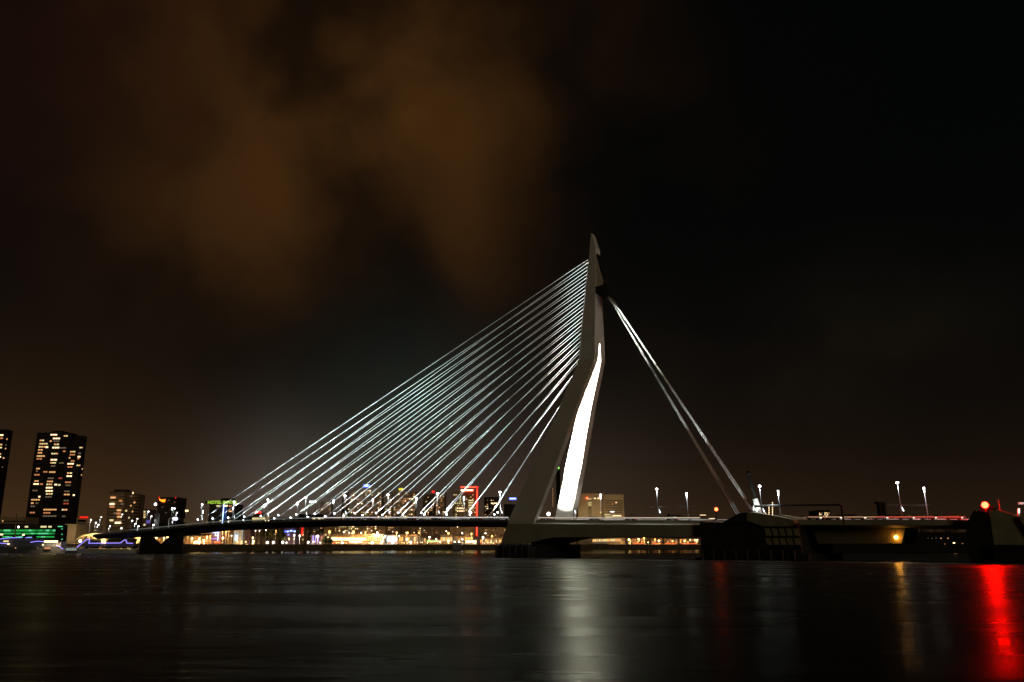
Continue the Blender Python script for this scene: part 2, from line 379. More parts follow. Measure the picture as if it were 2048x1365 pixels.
for sg in (-1, 1):
    m = MB(); rings = []
    for z in zl:
        a = pol(z, AZ, AS); dd = pol(z, DZi, DSi); a = a if sg < 0 else dd - .05; bb = pol(z, BZ, BS); vo = pol(z, VOz, VO) * sg; vi = pol(z, VIz, VI) * sg
        vm = vo + (vi - vo) * 0.55
        ki = 0.7 * min(1.0, (86 - z) / 30) if sg > 0 else 0.0
        rings.append([B(a, vo, z), B(bb, vo, z), B(bb - ki, vi, z), B(dd + ki * .8, vi, z), B(a + 0.3, vm, z)])
    m.loft(rings); m.build('pylon_leg', 'pylon_paint', br)
m = MB(); rings = []
for z in (86.02, 92, 100, 107, 112, 118, 124, 127.5):
    a = pol(z, AZ, AS); bb = pol(z, BZ, BS); vo = pol(z, VOz, VO)
    if z == 127.5: rings.append([B(a, -vo, z), B(bb, -vo, z), B(bb, vo, z), B(a, vo, z)])
    else: rings.append([B(a, -vo, z), B(bb, -vo, z), B(bb, vo, z), B(a, vo, z)])
a = pol(135, AZ, AS)
rings.append([B(a, -1.3, 135.2), B(a + .5, -1.3, 134.3), B(a + .5, 1.3, 134.3), B(a, 1.3, 135.2)])
m.loft(rings); mast = m.build('pylon_mast', 'pylon_paint', br)
# widening plate down to the stay housing (dark wedge)
m = MB(); hs = [(28.42, 124.6), (29.6, 119.5), (31.6, 112.5), (31.0, 110.6), (28.12, 110.4)]
m.loft([[B(s, -1.9, z) for s, z in hs], [B(s, -1.6, z) for s, z in hs]]); m.loft([[B(s, 1.6, z) for s, z in hs], [B(s, 1.9, z) for s, z in hs]]); m.build('housing_cheek', 'pylon_paint', mast)
m = MB(); hs = [(28.43, 125.4), (30.2, 120.5), (32.2, 113.0), (31.8, 110.9), (28.13, 110.7)]
m.loft([[B(s, -1.58, z) for s, z in hs], [B(s, 1.58, z) for s, z in hs]]); m.build('stay_housing', 'dark_steel', mast)
m = MB(); hs = [(28.15, 110.3), (31.5, 110.5), (34.2, 105.6), (33.0, 103.8), (28.15, 107.4)]
m.loft([[B(s, -2.6, z) for s, z in hs], [B(s, 2.6, z) for s, z in hs]]); m.build('stay_anchor', 'dark_steel', mast)
m = MB(); hs = [(24.6, 111.2), (28.3, 111.2), (28.3, 106.5), (27.0, 107.2)]
# pylon foot block and pier
m = MB(); r = []
for (z, k) in ((-2, 0), (4.6, 0), (5.3, .8)):
    r.append([B(s * (1) + (k if s < 7 else -k), v * (1 - k * .03), z) for s, v in ((-16, -12), (-12, -18.5), (5, -18.5), (9, -12), (9, 12), (5, 18.5), (-12, 18.5), (-16, 12))])
m.loft(r); m.build('pylon_pier', 'pier_dark', br)
# north pier with a V opening
m = MB(); s0, z0 = un(281, 1103, -14); s1, z1 = un(358, 1103, -14)
def vp(s, z): return (s, z)
zt = dz(-262) - 3.0
sa, sb = -289.0, -247
for poly in ([(sa, -1), (sb, -1), (sb, 5.5), ((sa + sb) / 2 + 1, 5.5), (sa, 5.5)],):
    pass
zt1, zt2 = dz(sa) - 2.9, dz(sb) - 2.9
for v0, v1 in ((-13, -10.5),):
    for poly in ([(sa, -1), (sb, -1), (sb, 5.0), (sa, 5.0)], [(sa, 5.02), (-268.5, 5.02), (-281, zt1), (sa, zt1)], [(-267, 5.02), (sb, 5.02), (sb, zt2), (-253, zt2)]):
        m.loft([[B(s, v0, z) for s, z in poly], [B(s, v1, z) for s, z in poly]])
m.build('north_pier', 'pier_dark', br)
# cables
NK = 16
cabs = []
for k in range(NK):
    zk = 124.4 - 3.27 * k
    for sg, s0, ds in ((-1, -234.6, 14.3), (1, -243.0, 14.35)):
        s = s0 + ds * k
        e = B(s, 13.0 * sg, dz(s) + .1); t = B(pol(zk, AZ, AS) + .6, 1.0 * sg, zk)
        m = MB(); m.tube(e, t, 0.092, n=8); c = m.build('stay_cable', 'cable_white', br, smooth=True)
        cabs.append((k, sg, s, e, t))
# back stays: two bundles
for sg in (-1, 1):
    for j in (-1, 1):
        for i in (0, 1):
            sb_, zb_ = (88.4, 14.6) if sg < 0 else (84.5, 16.0)
            t = B(33.4 - i * 1.1, 0.9 * sg + .55 * j, 106.0 + i * 1.6); e = B(sb_ + i * 1.0, 12.6 * sg + .8 * j, zb_ - i * .6)
            m = MB(); m.tube(t, e, 0.10, n=8); m.build('back_stay', 'cable_white', br, smooth=True)
    m = MB()
    sb_, zb_ = (88.6, 14.4) if sg < 0 else (84.9, 15.8)
    t = B(33.1, 0.9 * sg, 106.4); e = B(sb_, 12.6 * sg, zb_); p = e.lerp(t, .135 if sg < 0 else .06)
    m.tube(e, p, .85, .7, n=8); m.build('stay_sleeve', 'dark_steel', br)
# floodlights along the cable feet
FLOOD_A, FLOOD_B = 4200, 2600
for (k, sg, s, e, t) in cabs:
    fs = s + 5.5; vv = sg * 12.9 - 1.0; c = B(fs, vv, dz(fs) + 2.9)
    m = MB(); m.path([B(fs, sg * 13.0, dz(fs) + .1), B(fs, vv, dz(fs) + 1.6), c - Vector((0, 0, .3))], .08)
    dirv = (t - c).normalized(); m.tube(c - dirv * .7, c, .35, .5, n=8)
    fl = m.build('floodlight', 'lamp_grey', br)
    MB().ball(c + dirv * .05, .42, 8, 4, .8).build('lens', 'lamp_white', fl)
    # shielded beam: up and away from the pylon, across the longer cables overhead
    l = lamp_light('floodlight_beam', c + Vector((0, 0, .65)), FLOOD_A * (2.5 if k < 4 else (1.35 if k < 8 else (1.0 if k < 11 else .5))), (0.74, 1.0, 0.90), br, .3, aim=(-U * .62 + Vector((0, 0, 1))), cone=66)
    l.data.spot_blend = .7; soften(l, 1.0)
    lamp_light('foot_light', c + Vector((0, 0, .7)), 6000, (0.90, 1.0, 0.96), br, .3, aim=(U * .15 + Vector((0, 0, 1))), cone=150)
for s in (-205, -170, -140, -112, -86, -62, -40, -20):
    c = B(s, 0, dz(s) + 1.0); tgt = B(2, 0, 98); dirv = (tgt - c).normalized()
    m = MB(); m.tube(c - dirv * .8, c, .3, .45, n=8); m.tube(c - dirv * .4, B(s, 0, dz(s) + .1), .1, n=5); m.build('floodlight', 'lamp_grey', br)
    l = lamp_light('floodlight_beam', c + dirv * .3, FLOOD_B, (0.74, 1.0, 0.90), br, .3, aim=dirv, cone=36)
    l.data.spot_blend = .8; soften(l, 1.0)
# floods that wash the inner faces of the pylon
for sg in (1, -1):
    for (s, zz, tz, pw) in ((-3.0, 1.0, 50, 11e6), (-1.0, 1.0, 74, 9e6), (1.0, 1.0, 27, 1.2e5)):
        c = B(s, -sg * 3.5, dz(0) + zz); tgt = B(pol(tz, DZi, DSi) + 3, sg * pol(tz, VIz, VI), tz)
        dirv = (tgt - c).normalized()
        m = MB(); m.tube(c - dirv * .9, c, .3, .45, n=8); m.tube(c - dirv * .5, B(s, -sg * 3.5, dz(0) + .1), .1, n=5)
        fl = m.build('floodlight', 'lamp_grey', br)
        l = lamp_light('floodlight_beam', c + dirv * .3, pw, (1.0, 0.97, 0.88), br, .35, 'SPOT')
        l.data.spot_size = math.radians(30 if tz > 60 else (46 if tz > 40 else 60)); l.data.spot_blend = .9
        l.rotation_euler = (-dirv).to_track_quat('Z', 'Y').to_euler()
c = B(3.5, -3.0, dz(0) + 2.6)
m = MB(); m.tube(B(3.5, -3, dz(0) + .1), c, .12, n=5); m.box(c.x - .5, c.x + .5, c.y - .2, c.y + .4, c.z - .3, c.z + .4); fl = m.build('floodlight', 'lamp_grey', br)
MB().ball(c + Vector((0, -.5, 0)), .75, 8, 5).build('lens', 'lamp_soft', fl)
# floods on the back stays
for sg in (-1, 1):
    c = B(70, sg * 10.5, dz(70) + 1.2)
    tgt = B(62, 7 * sg, 56)
    dirv = (tgt - c).normalized()
    m = MB(); m.tube(c - dirv * .8, c, .3, .4, n=8); m.tube(c - dirv * .4, B(70, sg * 10.5, dz(70) + .1), .1, n=5); m.build('floodlight', 'lamp_grey', br)
    l = lamp_light('floodlight_beam', c + dirv * .3, 2.4e5, (.9, 1, .96), br, .3, 'SPOT'); l.data.spot_size = math.radians(22); l.data.spot_blend = .8
    l.rotation_euler = (-dirv).to_track_quat('Z', 'Y').to_euler()

# ------------------------------------------------------------------ bascule bridge
bb = thing('bascule_bridge', B(110, 0, 0), 'dark lifting bridge span between two heavy river piers right of the pylon', 'bridge')
def prism(poly, v0, v1):
    return MB().loft([[B(s, v0, z) for s, z in poly], [B(s, v1, z) for s, z in poly]])
pr = prism([(76.2, -2), (109.6, -2), (110.5, 3), (109.5, 11.9), (76.2, 12.6)], -17, 17).build('bascule_pier', 'pier_dark', bb)
m = prism([(74.5, -2), (112.5, -2), (113.0, 2.2), (74.5, 0.9)], -18.3, 18.3); m.build('pier_footing', 'pier_dark', bb)
for k in range(9):
    s = 77.5 + k * 3.9; MB().tube(B(s, -18.75, -2), B(s, -18.75, 3.4), .32, n=7).build('fender', 'fender_timber', bb)
for k in range(6):
    s = -11 + k * 3.1; MB().tube(B(s, -18.85, -2), B(s, -18.85, 5.8), .28, n=7).build('fender', 'fender_timber', br)
# humps that anchor the back stays
def pxpoly(pts, v): return [un(x, y, v) for x, y in pts]
for sg in (-1, 1):
    v0, v1 = (-18.0, -11.0) if sg < 0 else (11.0, 18.0)
    k = -17.6
    p1 = pxpoly([(1446, 1045), (1466, 1033), (1478, 1027), (1500, 1024), (1501, 1046)], k)
    prism(p1, v0 + .4, v1 - .4).build('stay_hump', 'dark_steel', bb)
    p2 = pxpoly([(1494, 1024.5), (1540, 1030.5), (1585, 1040), (1592, 1048), (1578, 1053), (1527, 1053), (1495, 1042)], k)
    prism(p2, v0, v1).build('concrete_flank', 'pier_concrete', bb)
# slatted louvre panels in the pier
for row, (ya, yb) in enumerate(((1057.5, 1072), (1077, 1090))):
    for j in range(5):
        x0 = 1529 + j * 14.2 + row * 1.5; lean = 4
        pp = pxpoly([(x0, ya), (x0 + 10, ya), (x0 + 10 + lean, yb), (x0 + lean, yb)], -17.1)
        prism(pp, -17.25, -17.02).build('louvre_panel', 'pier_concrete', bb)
# movable deck
def dsec(s): z = dz(s); return [B(s, -13.4, z), B(s, -13.4, z - 1.6), B(s, -11.5, z - 2.2), B(s, 11.5, z - 2.2), B(s, 13.4, z - 1.6), B(s, 13.4, z)]
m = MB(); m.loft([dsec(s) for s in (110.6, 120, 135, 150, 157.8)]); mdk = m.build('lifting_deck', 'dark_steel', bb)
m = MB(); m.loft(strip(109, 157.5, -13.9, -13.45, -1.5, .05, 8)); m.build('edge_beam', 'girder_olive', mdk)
for sg in (-1, 1):
    m = MB(); m.loft(strip(110.7, 157.6, sg * 13.4, sg * 13.6, .80, 1.15, 8)); s = 111.5
    while s < 157: m.tube(B(s, sg * 13.5, dz(s)), B(s, sg * 13.5, dz(s) + .8), .06, n=4); s += 3
    m.build('railing', 'parapet', mdk)
trail_line(112.5, 133, 'trail_orange', mdk, 4, 13.95); trail_line(133.1, 157.5, 'trail_red', mdk, 4, 13.95)
prism([(111.6, 10.4), (140, 9.9), (138.5, 5.4), (113.5, 5.4)], -9, 9).build('counterweight_girder', mat('girder_dark', (.13, .11, .06), .9), bb)  # counterweight girder has a darker olive base colour
prism([(157.9, -2), (164.2, -2), (164.2, 13.8), (160.5, 14.6), (158.6, 11.6), (157.9, 9)], -17, 17).build('south_pier', 'pier_dark', bb)
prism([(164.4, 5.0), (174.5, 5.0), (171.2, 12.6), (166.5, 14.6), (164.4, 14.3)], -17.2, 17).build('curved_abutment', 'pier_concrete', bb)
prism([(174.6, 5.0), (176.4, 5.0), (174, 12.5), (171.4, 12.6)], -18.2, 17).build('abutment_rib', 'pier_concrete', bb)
prism([(164.4, -2), (215, -2), (215, 4.9), (164.4, 4.9)], -19, 17).build('abutment_base', 'pier_dark', bb)
m = MB(); m.loft([[B(s, -13, 4.95), B(s, 13, 4.95), B(s, 13, dz(s)), B(s, -13, dz(s))] for s in (176.6, 190, 230)]); m.build('south_ramp', 'pier_dark', bb)

# deck furniture: signal mast with white base
p = B(84, 10, 0); 
sm = thing('signal_mast', B(87, 6, dz(87)), 'dark leaning mast with a floodlit white base behind the stay anchor', 'mast')
d_ = (B(87, 6, 0)).y
m = MB(); m.path([W(1512, 1000, d_), W(1503, 968, d_), W(1496.5, 946, d_)], .55, 8); m.ball(W(1497, 947, d_), .9, 8, 4); m.tube(W(1496.5, 946, d_), W(1494.5, 934, d_), .08, n=4); m.build('mast_arm', 'dark_steel', sm)
m = MB(); m.tube(W(1510.5, 998, d_), W(1514, 1012, d_), .9, 1.1, 8); m.tube(W(1514.5, 1016, d_), W(1518, 1034, d_), 1.2, 1.4, 8); m.tube(W(1507, 1011, d_), W(1507, 1034, d_), .25, n=5); m.build('mast_base', 'parapet', sm)
lamp_light('mast_light', W(1519, 1036, d_ - 5), 6000, (.85, 1, .95), sm, .3, aim=(-.1, .6, 1), cone=60)
d_ = B(103, -3, 0).y
gt = thing('overhead_gantry', W(1682, 1036, d_ - 40), 'thin horizontal gantry beam above the lifting span', 'gantry')
ga = W(1508, 1012, d_); gb = W(1682, 1010, d_ - 35)
m = MB(); m.tube(ga, gb, .30, n=6); m.build('beam', 'lamp_grey', gt)
m = MB(); m.tube(gb, Vector((gb.x + .4, gb.y, 11.0)), .3, n=6); m.build('post', 'dark_steel', gt)
lamp_light('gantry_light', W(1525, 1018, d_ - 3), 3000, (.9, 1, .95), gt, .3, aim=(.6, .1, .5), cone=110)

# catenary spans for the tram
def wire(name, pts, label):
    o = MB().path(pts, .05, 4).build(name, 'lamp_grey'); tag(o, label, 'tram wire', 'tram wires over the bridge')
for (a, b, lab) in (((1290, 1014), (1392, 1013), 'upper tram wire above the back span between two lamp posts'), ((1290, 1017), (1380, 1016.4), 'lower tram wire above the back span between two lamp posts'), ((1775, 1010.5), (1862, 1010.5), 'single tram wire above the lifting span by the bent lamp post')):
    s1_, z1_ = un(*a, 0); s2_, z2_ = un(*b, 0); wire('tram_wire', [B(s1_, 0, z1_), B(s2_, 0, z2_)], lab)

# lamps on the bridge
def bridge_lamp(s, v, h, style, label, group):
    z0 = dz(s) + .1; base_ = B(s, v, z0); topp = B(s - .35, v, z0 + h)
    t = thing('street_lamp', base_, label, 'street lamp', group)
    m = MB(); m.tube(base_, topp, .16, .09, n=6)
    sgn = -1 if v < 0 else 1
    if style == 'ball':
        m.tube(base_ + Vector((0, 0, h * .30)), base_ + Vector((0, 0, h * .30)) - V * sgn * .9 + Vector((0, 0, 1.6)), .12, n=5)
    else:
        m.tube(topp, topp - V * sgn * 1.2 + Vector((0, 0, .25)), .08, n=5)
    m.build('post', 'lamp_grey', t)
    if style == 'ball':
        hp = topp + Vector((0, 0, .3)); MB().ball(hp, .48, 8, 5, .75).build('lamp_head', 'lamp_white', t); pw = 3500
        lamp_light('lamp_light', hp + Vector((0, 0, -.9)) + V * sgn * .6, pw, (.9, .97, 1), t, .4, aim=-V * sgn * .35 + Vector((0, 0, -1)), cone=140)
        fx = base_ + Vector((0, 0, h * .36)) - V * sgn * .5; m2 = MB(); m2.tube(fx, fx + U * .5 + Vector((0, 0, -1.3)), .12, .2, 6); m2.build('sign_lamp', 'neon_white', t)
    else:
        hp = topp + Vector((0, 0, -.2)); MB().tube(hp + Vector((0, 0, -1.3)), hp + Vector((0, 0, .4)), .14, .32, 8).build('lamp_head', 'lamp_white', t)
        lamp_light('lamp_light', hp - V * sgn * 1.1 + Vector((0, 0, -.9)), 3500, (.9, .97, 1), t, .4, aim=(0, 0, -1), cone=140)
    return t
ns = [-258, -228, -198, -168.6, -138, -109, -79.7, -49, -14.1, 21.9, 58.3, 96.9, 140.3]
G1 = 'lamps with round heads on the near edge of the bridge'; G2 = 'lamps with flared bright necks on the far edge of the bridge'
for i, s in enumerate(ns):
    nl = [x for x in ns if x < 0]; 
    lab = ('round-headed bridge lamp on the near edge, %s left of the pylon' % ORD[len(nl) - 1 - i]) if s < 0 else ('round-headed bridge lamp on the near edge, %s right of the pylon' % ORD[i - len(nl)])
    bridge_lamp(s, -12.4, 10.9, 'ball', lab, G1)
fs_ = [-265, -234, -204.4, -175.2, -145.6, -115.7, -85.2, -54.7, 19.6, 58.3, 94.3, 142.8]
for i, s in enumerate(fs_):
    nl = [x for x in fs_ if x < 0]
    lab = ('bridge lamp with flared bright neck on the far edge, %s left of the pylon' % ORD[len(nl) - 1 - i]) if s < 0 else ('bridge lamp with flared bright neck on the far edge, %s right of the pylon' % ORD[i - len(nl)])
    bridge_lamp(s, 12.4, 10.9, 'flare', lab, G2)
# navigation lamps
def beacon(name, px, py, v, zb, r, mt, label, cat, watts=0, col=(1, .05, .02)):
    s, z = un(px, py, v); c = B(s, v, z)
    t = thing(name, B(s, v, zb), label, cat)
    MB().tube(B(s, v, zb), c - Vector((0, 0, r)), .14 + r * .12, n=6).build('post', 'dark_steel', t)
    MB().ball(c, r, 10, 6).build('lamp_head', mt, t)
    if watts: lamp_light('beacon_light', c + Vector((0, -r - .3, 0)), watts, col, t, .5, aim=(0, -.6, -1), cone=120)
    return c
beacon('signal_beacon', 1970, 1010.5, -13, 13.6, .90, 'beacon_red', 'large glaring red signal light on the south pier', 'signal light', 0)
beacon('signal_beacon', 1432.5, 1019, -13.2, 13.3, .6, 'nav_red', 'small red signal light on a short post left of the back stay foot', 'signal light', 100)
s_, z_ = un(1792, 1075, -9.5); c = B(s_, -9.5, z_)
t = thing('under_deck_lamp', c, 'orange lamp hanging under the lifting span', 'lamp'); MB().tube(c + Vector((0, 0, .5)), c + Vector((0, 0, 3.0)), .08, n=5).build('hanger', 'dark_steel', t); MB().ball(c, .55, 8, 5).build('lamp_head', emit('sodium', (1, .36, .03), 60), t)
lamp_light('lamp_glow', c + Vector((0, -.8, -.2)), 250, (1, .45, .1), t, .4)
s_, z_ = un(1384, 1067.5, -12.9); c = B(s_, -12.9, z_ - .0)
tag(MB().ball(c, .28, 8, 5).build('channel_marker_lamp', 'win_red'), 'tiny dim red marker lamp on the back span girder', 'marker lamp')

# traffic on the bridge
def car(px, v, label, tail, group, rev=False, bus=False):
    s, _ = un(px, 1041, v); z = dz(s) + .1
    t = thing('bus' if bus else 'car', B(s, v, z), label, 'bus' if bus else 'car', group)
    Ln, Hh, Wd = (11.5, 3.0, 2.5) if bus else (4.4, 1.45, 1.8)
    def P(a, b, c): return B(s + a, v + b, z + c)
    if bus:
        prof = [(-Ln / 2, .5), (Ln / 2, .5), (Ln / 2, Hh - .3), (Ln / 2 - .3, Hh), (-Ln / 2 + .3, Hh), (-Ln / 2, Hh - .3)]
    else:
        prof = [(-2.2, .35), (2.2, .35), (2.2, .8), (1.9, .9), (1.0, 1.4), (-.9, 1.45), (-1.6, .95), (-2.15, .85)]
    m = MB(); m.loft([[P(a, -Wd / 2, c) for a, c in prof], [P(a, Wd / 2, c) for a, c in prof]]); m.build('body', 'bus_paint' if bus else 'car_paint', t)
    for a in ((-3.8, 3.6) if bus else (-1.35, 1.35)):
        for b in (-1, 1):
            r = .48 if bus else .32
            MB().tube(P(a, b * (Wd / 2 - .25), r), P(a, b * (Wd / 2 + .03), r), r, n=12).build('wheel', 'rubber', t)
    if bus:
        for j in range(6):
            a = -4.6 + j * 1.85; MB().hexa([P(a - .75, -Wd / 2 - .04, 1.45), P(a + .75, -Wd / 2 - .04, 1.45), P(a + .75, -Wd / 2 + .1, 1.45), P(a - .75, -Wd / 2 + .1, 1.45), P(a - .75, -Wd / 2 - .04, 2.4), P(a + .75, -Wd / 2 - .04, 2.4), P(a + .75, -Wd / 2 + .1, 2.4), P(a - .75, -Wd / 2 + .1, 2.4)]).build('window', 'win_yellow', t)
    else:
        MB().hexa([P(-1.3, -Wd / 2 - .02, .95), P(1.2, -Wd / 2 - .02, .95), P(1.2, -Wd / 2 + .1, .95), P(-1.3, -Wd / 2 + .1, .95), P(-.85, -Wd / 2 - .02, 1.33), P(.8, -Wd / 2 - .02, 1.33), P(.8, -Wd / 2 + .1, 1.33), P(-.85, -Wd / 2 + .1, 1.33)]).build('side_window', 'glass_dark', t)
    for b in (-1, 1):
        for a, mm, nm in ((-Ln / 2, 'tail_red', 'taillight'), (Ln / 2, 'head_white', 'headlight')):
            a *= (-1 if rev else 1); r = .16
            MB().ball(P(a, b * (Wd / 2 - .25), .75), r, 6, 4).build(nm, mm, t)
car(521, -6, 'yellow lit bus driving over the left part of the main span', 0, None, bus=True)
for i, px in enumerate((1628, 1668, 1716, 1760, 1812, 1856, 1908)):
    car(px, -8.5, 'dark car with red tail lights on the lifting span, %s from its left end' % ORD[i], 1, 'cars queueing on the lifting span')
for i, px in enumerate((700, 742, 823, 872, 955, 1092, 1190, 1262, 1345)):
    car(px, -8.5, 'dark car with white headlights on the main and back spans, %s from the left' % ORD[i], 0, 'cars driving on the fixed spans', rev=True)

# ------------------------------------------------------------------ city
rnd = random.Random(7)
def building(name, x0, x1, yt, d, m, label, cat='building', dep=25, base=QZ, roof=True, parapet_px=1.2, group=None):
    a = W(x0, yt, d); b = W(x1, yt, d)
    t = thing(name, Vector(((a.x + b.x) / 2, d, base)), label, cat, group)
    MB().box(a.x, b.x, d, d + dep, base - .5, a.z).build('wall', m, t)
    if roof: MB().box(a.x - .3, b.x + .3, d - .3, d + dep + .3, a.z + .01, a.z + parapet_px * d / F).build('roof', m, t)
    return t
def wgrid(t, x0, x1, y0, y1, nx, ny, p, d, ms, w=None, h=None, seed=1, skew=0.0, lim=100, name='window'):
    r = random.Random(seed); cnt = 0
    w = w or (x1 - x0) / nx * .62; h = h or (y1 - y0) / ny * .45
    cells = [(i, j) for j in range(ny) for i in range(nx)]
    r.shuffle(cells)
    for (i, j) in cells:
        if r.random() < p and cnt < lim:
            y = y0 + (j + .5) * (y1 - y0) / ny
            x = x0 + (i + .5) * (x1 - x0) / nx + skew * (YH - y)
            window(t, x, y, w * r.uniform(.75, 1.1), h, d, r.choice(ms), name); cnt += 1
SK = lambda px: (CX - px) / 7130.0     # lean of verticals in the picture
# --- tall residential tower, left
d = 700
def tower_block(t, xa, xb, yt, dd, dep, mtl):
    a = W(xa, yt, dd); b = W(xb, yt, dd); return MB().box(a.x, b.x, dd, dd + dep, QZ - .5, a.z).build('wall', mtl, t)
tw = thing('residential_tower', W(112, 1085, d), 'tall dark residential tower with scattered lit windows at the left', 'tower block')
tower_block(tw, 74.5, 105, 865.5, d, 22, 'black_wall'); tower_block(tw, 105.2, 124, 862, d - 3, 24, 'black_wall'); tower_block(tw, 124.2, 143, 866, d + 1, 10, 'black_wall'); tower_block(tw, 143.2, 165, 871.5, d + 4, 8, 'black_wall')
# floor bands (balcony slabs)
for (xa, xb, yt, dd, n) in ((76, 104, 868, d, 30), (106, 123, 866, d - 3, 30), (125, 142, 868, d + 1, 30), (145, 164, 874, d + 4, 29)):
    for k in range(n):
        a = W(xa, yt + 3, dd); b = W(xb, yt, dd); z = a.z - k * 2.62
        MB().box(a.x, b.x, dd - .5, dd - .02, z - .35, z).build('balcony', 'dark_wall', tw)
segs = '''700 130 90 3 b;855 145 55 2 w;735 178 95 3 b;545 203 60 2 w;660 213 30 1 w;735 213 80 3 d;565 247 110 4 w;735 255 70 2 w;565 287 130 4 w;610 292 40 1 B;725 297 95 3 B;820 300 80 3 d;1055 297 45 2 w;525 327 65 2 w;835 345 40 1 o;945 350 70 3 w;1035 370 40 1 d;520 365 60 2 w;710 375 90 3 w;940 390 70 3 o;1028 415 45 1 B;530 407 110 4 w;905 430 25 1 w;510 443 75 2 o;700 455 90 2 B;1020 440 30 1 o;945 470 50 2 o;690 495 75 3 w;800 497 60 2 d;918 507 85 3 B;1020 528 50 2 w;690 537 60 2 d;910 548 70 2 o;1070 575 12 1 w;495 570 50 2 w;480 603 30 1 d;590 612 55 2 o;680 615 85 3 w;905 628 70 2 w;480 650 75 2 o;1060 652 12 1 w;900 668 75 2 B;660 695 80 3 d;785 695 50 2 r;475 732 55 2 w;650 737 80 3 w;885 747 80 3 o;470 770 75 2 B;540 772 45 1 o;640 775 75 3 w;725 778 40 1 B;770 782 40 1 y;885 787 70 3 d;640 818 90 3 B;455 855 70 2 d;640 860 95 3 B;870 865 70 3 d;640 898 90 3 w;868 907 80 2 w;960 915 30 1 B;512 935 28 1 B;630 937 85 3 d;462 975 115 4 w;860 985 70 2 d;420 1018 40 1 w;480 1020 40 1 d;858 1025 75 2 r;425 1060 60 2 d;650 1103 175 6 w;840 1105 75 3 w;420 1142 70 2 o;610 1145 95 3 o;645 1187 180 6 d;840 1190 70 3 d;832 1230 80 2 w;610 1225 90 3 d;430 1265 130 4 B;640 1268 180 6 d;820 1272 75 2 w;670 1268 40 2 w'''
wm_ = {'b': 'win_bright', 'w': 'win_warm', 'B': 'win_bright', 'o': 'win_orange', 'd': 'win_dim', 'r': 'win_red', 'y': 'win_yellow'}
cnt = 0; extra_m = MB()
for sgm in segs.split(';'):
    zx, zy, zw, n, k = sgm.split(); zx = float(zx); zy = float(zy); zw = float(zw); n = int(n)
    for i in range(n):
        px = (zx + ((i + .5) / n - .5) * zw) / 6.5; py = 850 + zy / 6.5
        if cnt < 170:
            mm = wm_[k]
            if k == 'w' and rnd.random() < .25: mm = 'win_yellow'
            window(tw, px, py, zw / n / 6.5 * .74, 2.6, d - 4.2, mm); cnt += 1
# --- second tower cut by the frame edge
t2 = thing('residential_tower', W(-20, 1085, 720), 'dark residential tower cut off by the left edge of the picture', 'tower block')
tower_block(t2, -60, 14, 859.5, 720, 9, 'black_wall')
for (zx, zy, zw, k) in ((20, 135, 55, 'B'), (20, 175, 45, 'o'), (90, 187, 14, 'w'), (12, 258, 40, 'w'), (78, 262, 12, 'd'), (10, 297, 35, 'y'), (72, 310, 14, 'w'), (5, 380, 20, 'w'), (2, 418, 20, 'B'), (48, 433, 22, 'w'), (32, 550, 14, 'd')):
    window(t2, zx / 6.5, 850 + zy / 6.5, zw / 6.5 * .8, 2.6, 719.8, wm_[k])
# --- long low office with green lit floors
d = 650
t = building('green_lit_office', -40, 113, 1050, d, 'dark_wall', 'long low office with three rows of green lit windows below the tower', 'office', 20)
for row, (y, h) in enumerate(((1061.5, 3.3), (1067.5, 2.7), (1074.2, 2.4))):
    x = -14
    while x < 108:
        w_ = rnd.choice((6.5, 7.5, 14)) if row < 2 else rnd.choice((6, 9))
        if row < 2 or x > 76 or rnd.random() < .4:
            window(t, x + w_ / 2, y, w_ - .9, h, d - .1, rnd.choice(['win_green', 'win_green', 'win_teal', 'win_green_dim']))
        x += w_
for x, w_ in ((53, 6), (85, 7), (91, 4), (100, 6)): window(t, x, 1054, w_, 3, d - .1, 'win_yellow')
t = building('grey_office', -40, 50, 1036, 668, 'warm_wall', 'dim beige office tier rising behind the green lit rows', 'office', 20)
for y in (1042, 1048): MB().box(W(-40, y, 668).x, W(50, y, 668).x, 667.6, 668.2, W(0, y + 2, 668).z, W(0, y, 668).z).build('window_band', 'glass_dark', t)
window(t, 5.5, 1042.5, 2, 2.5, 667.5, 'win_warm')
# --- dark round tower
a = W(124, 1052, 640); t = thing('round_stair_tower', Vector((a.x, 640, QZ)), 'dark round tower with a bright cap light beside the green lit office', 'stair tower')
MB().tube(Vector((a.x, 640, QZ - 1)), a, 4.3, 4.0, 14).build('wall', 'black_wall', t)
MB().tube(a + Vector((0, 0, .05)), a + Vector((0, 0, .8)), 4.15, 3.2, 14).build('roof', 'dark_wall', t)
window(t, 120.5, 1053.5, 9, 1.8, 635.4, 'win_teal', 'cap_light')
for y in (1058.5, 1069, 1079): window(t, 124, y, 2, 1.6, 635.4, 'win_teal')
t = building('blank_box_building', 131, 153, 1049.5, 655, 'beige_wall', 'blank windowless beige block between the round tower and the red-signed office', 'building', 20)
t = building('red_signed_office', 153.5, 183, 1038, 690, 'beige_wall', 'beige office with dark window bands and a red roof sign', 'office', 20)
for y in (1042, 1049.5, 1057): window(t, 164, y, 16, 4, 689.8, 'glass_dark', 'window_band')
for x in (157, 165): window(t, x, 1064.5, 5, 3, 689.8, 'win_teal')
window(t, 168, 1035, 16, 2.6, 689, 'neon_red', 'roof_sign')
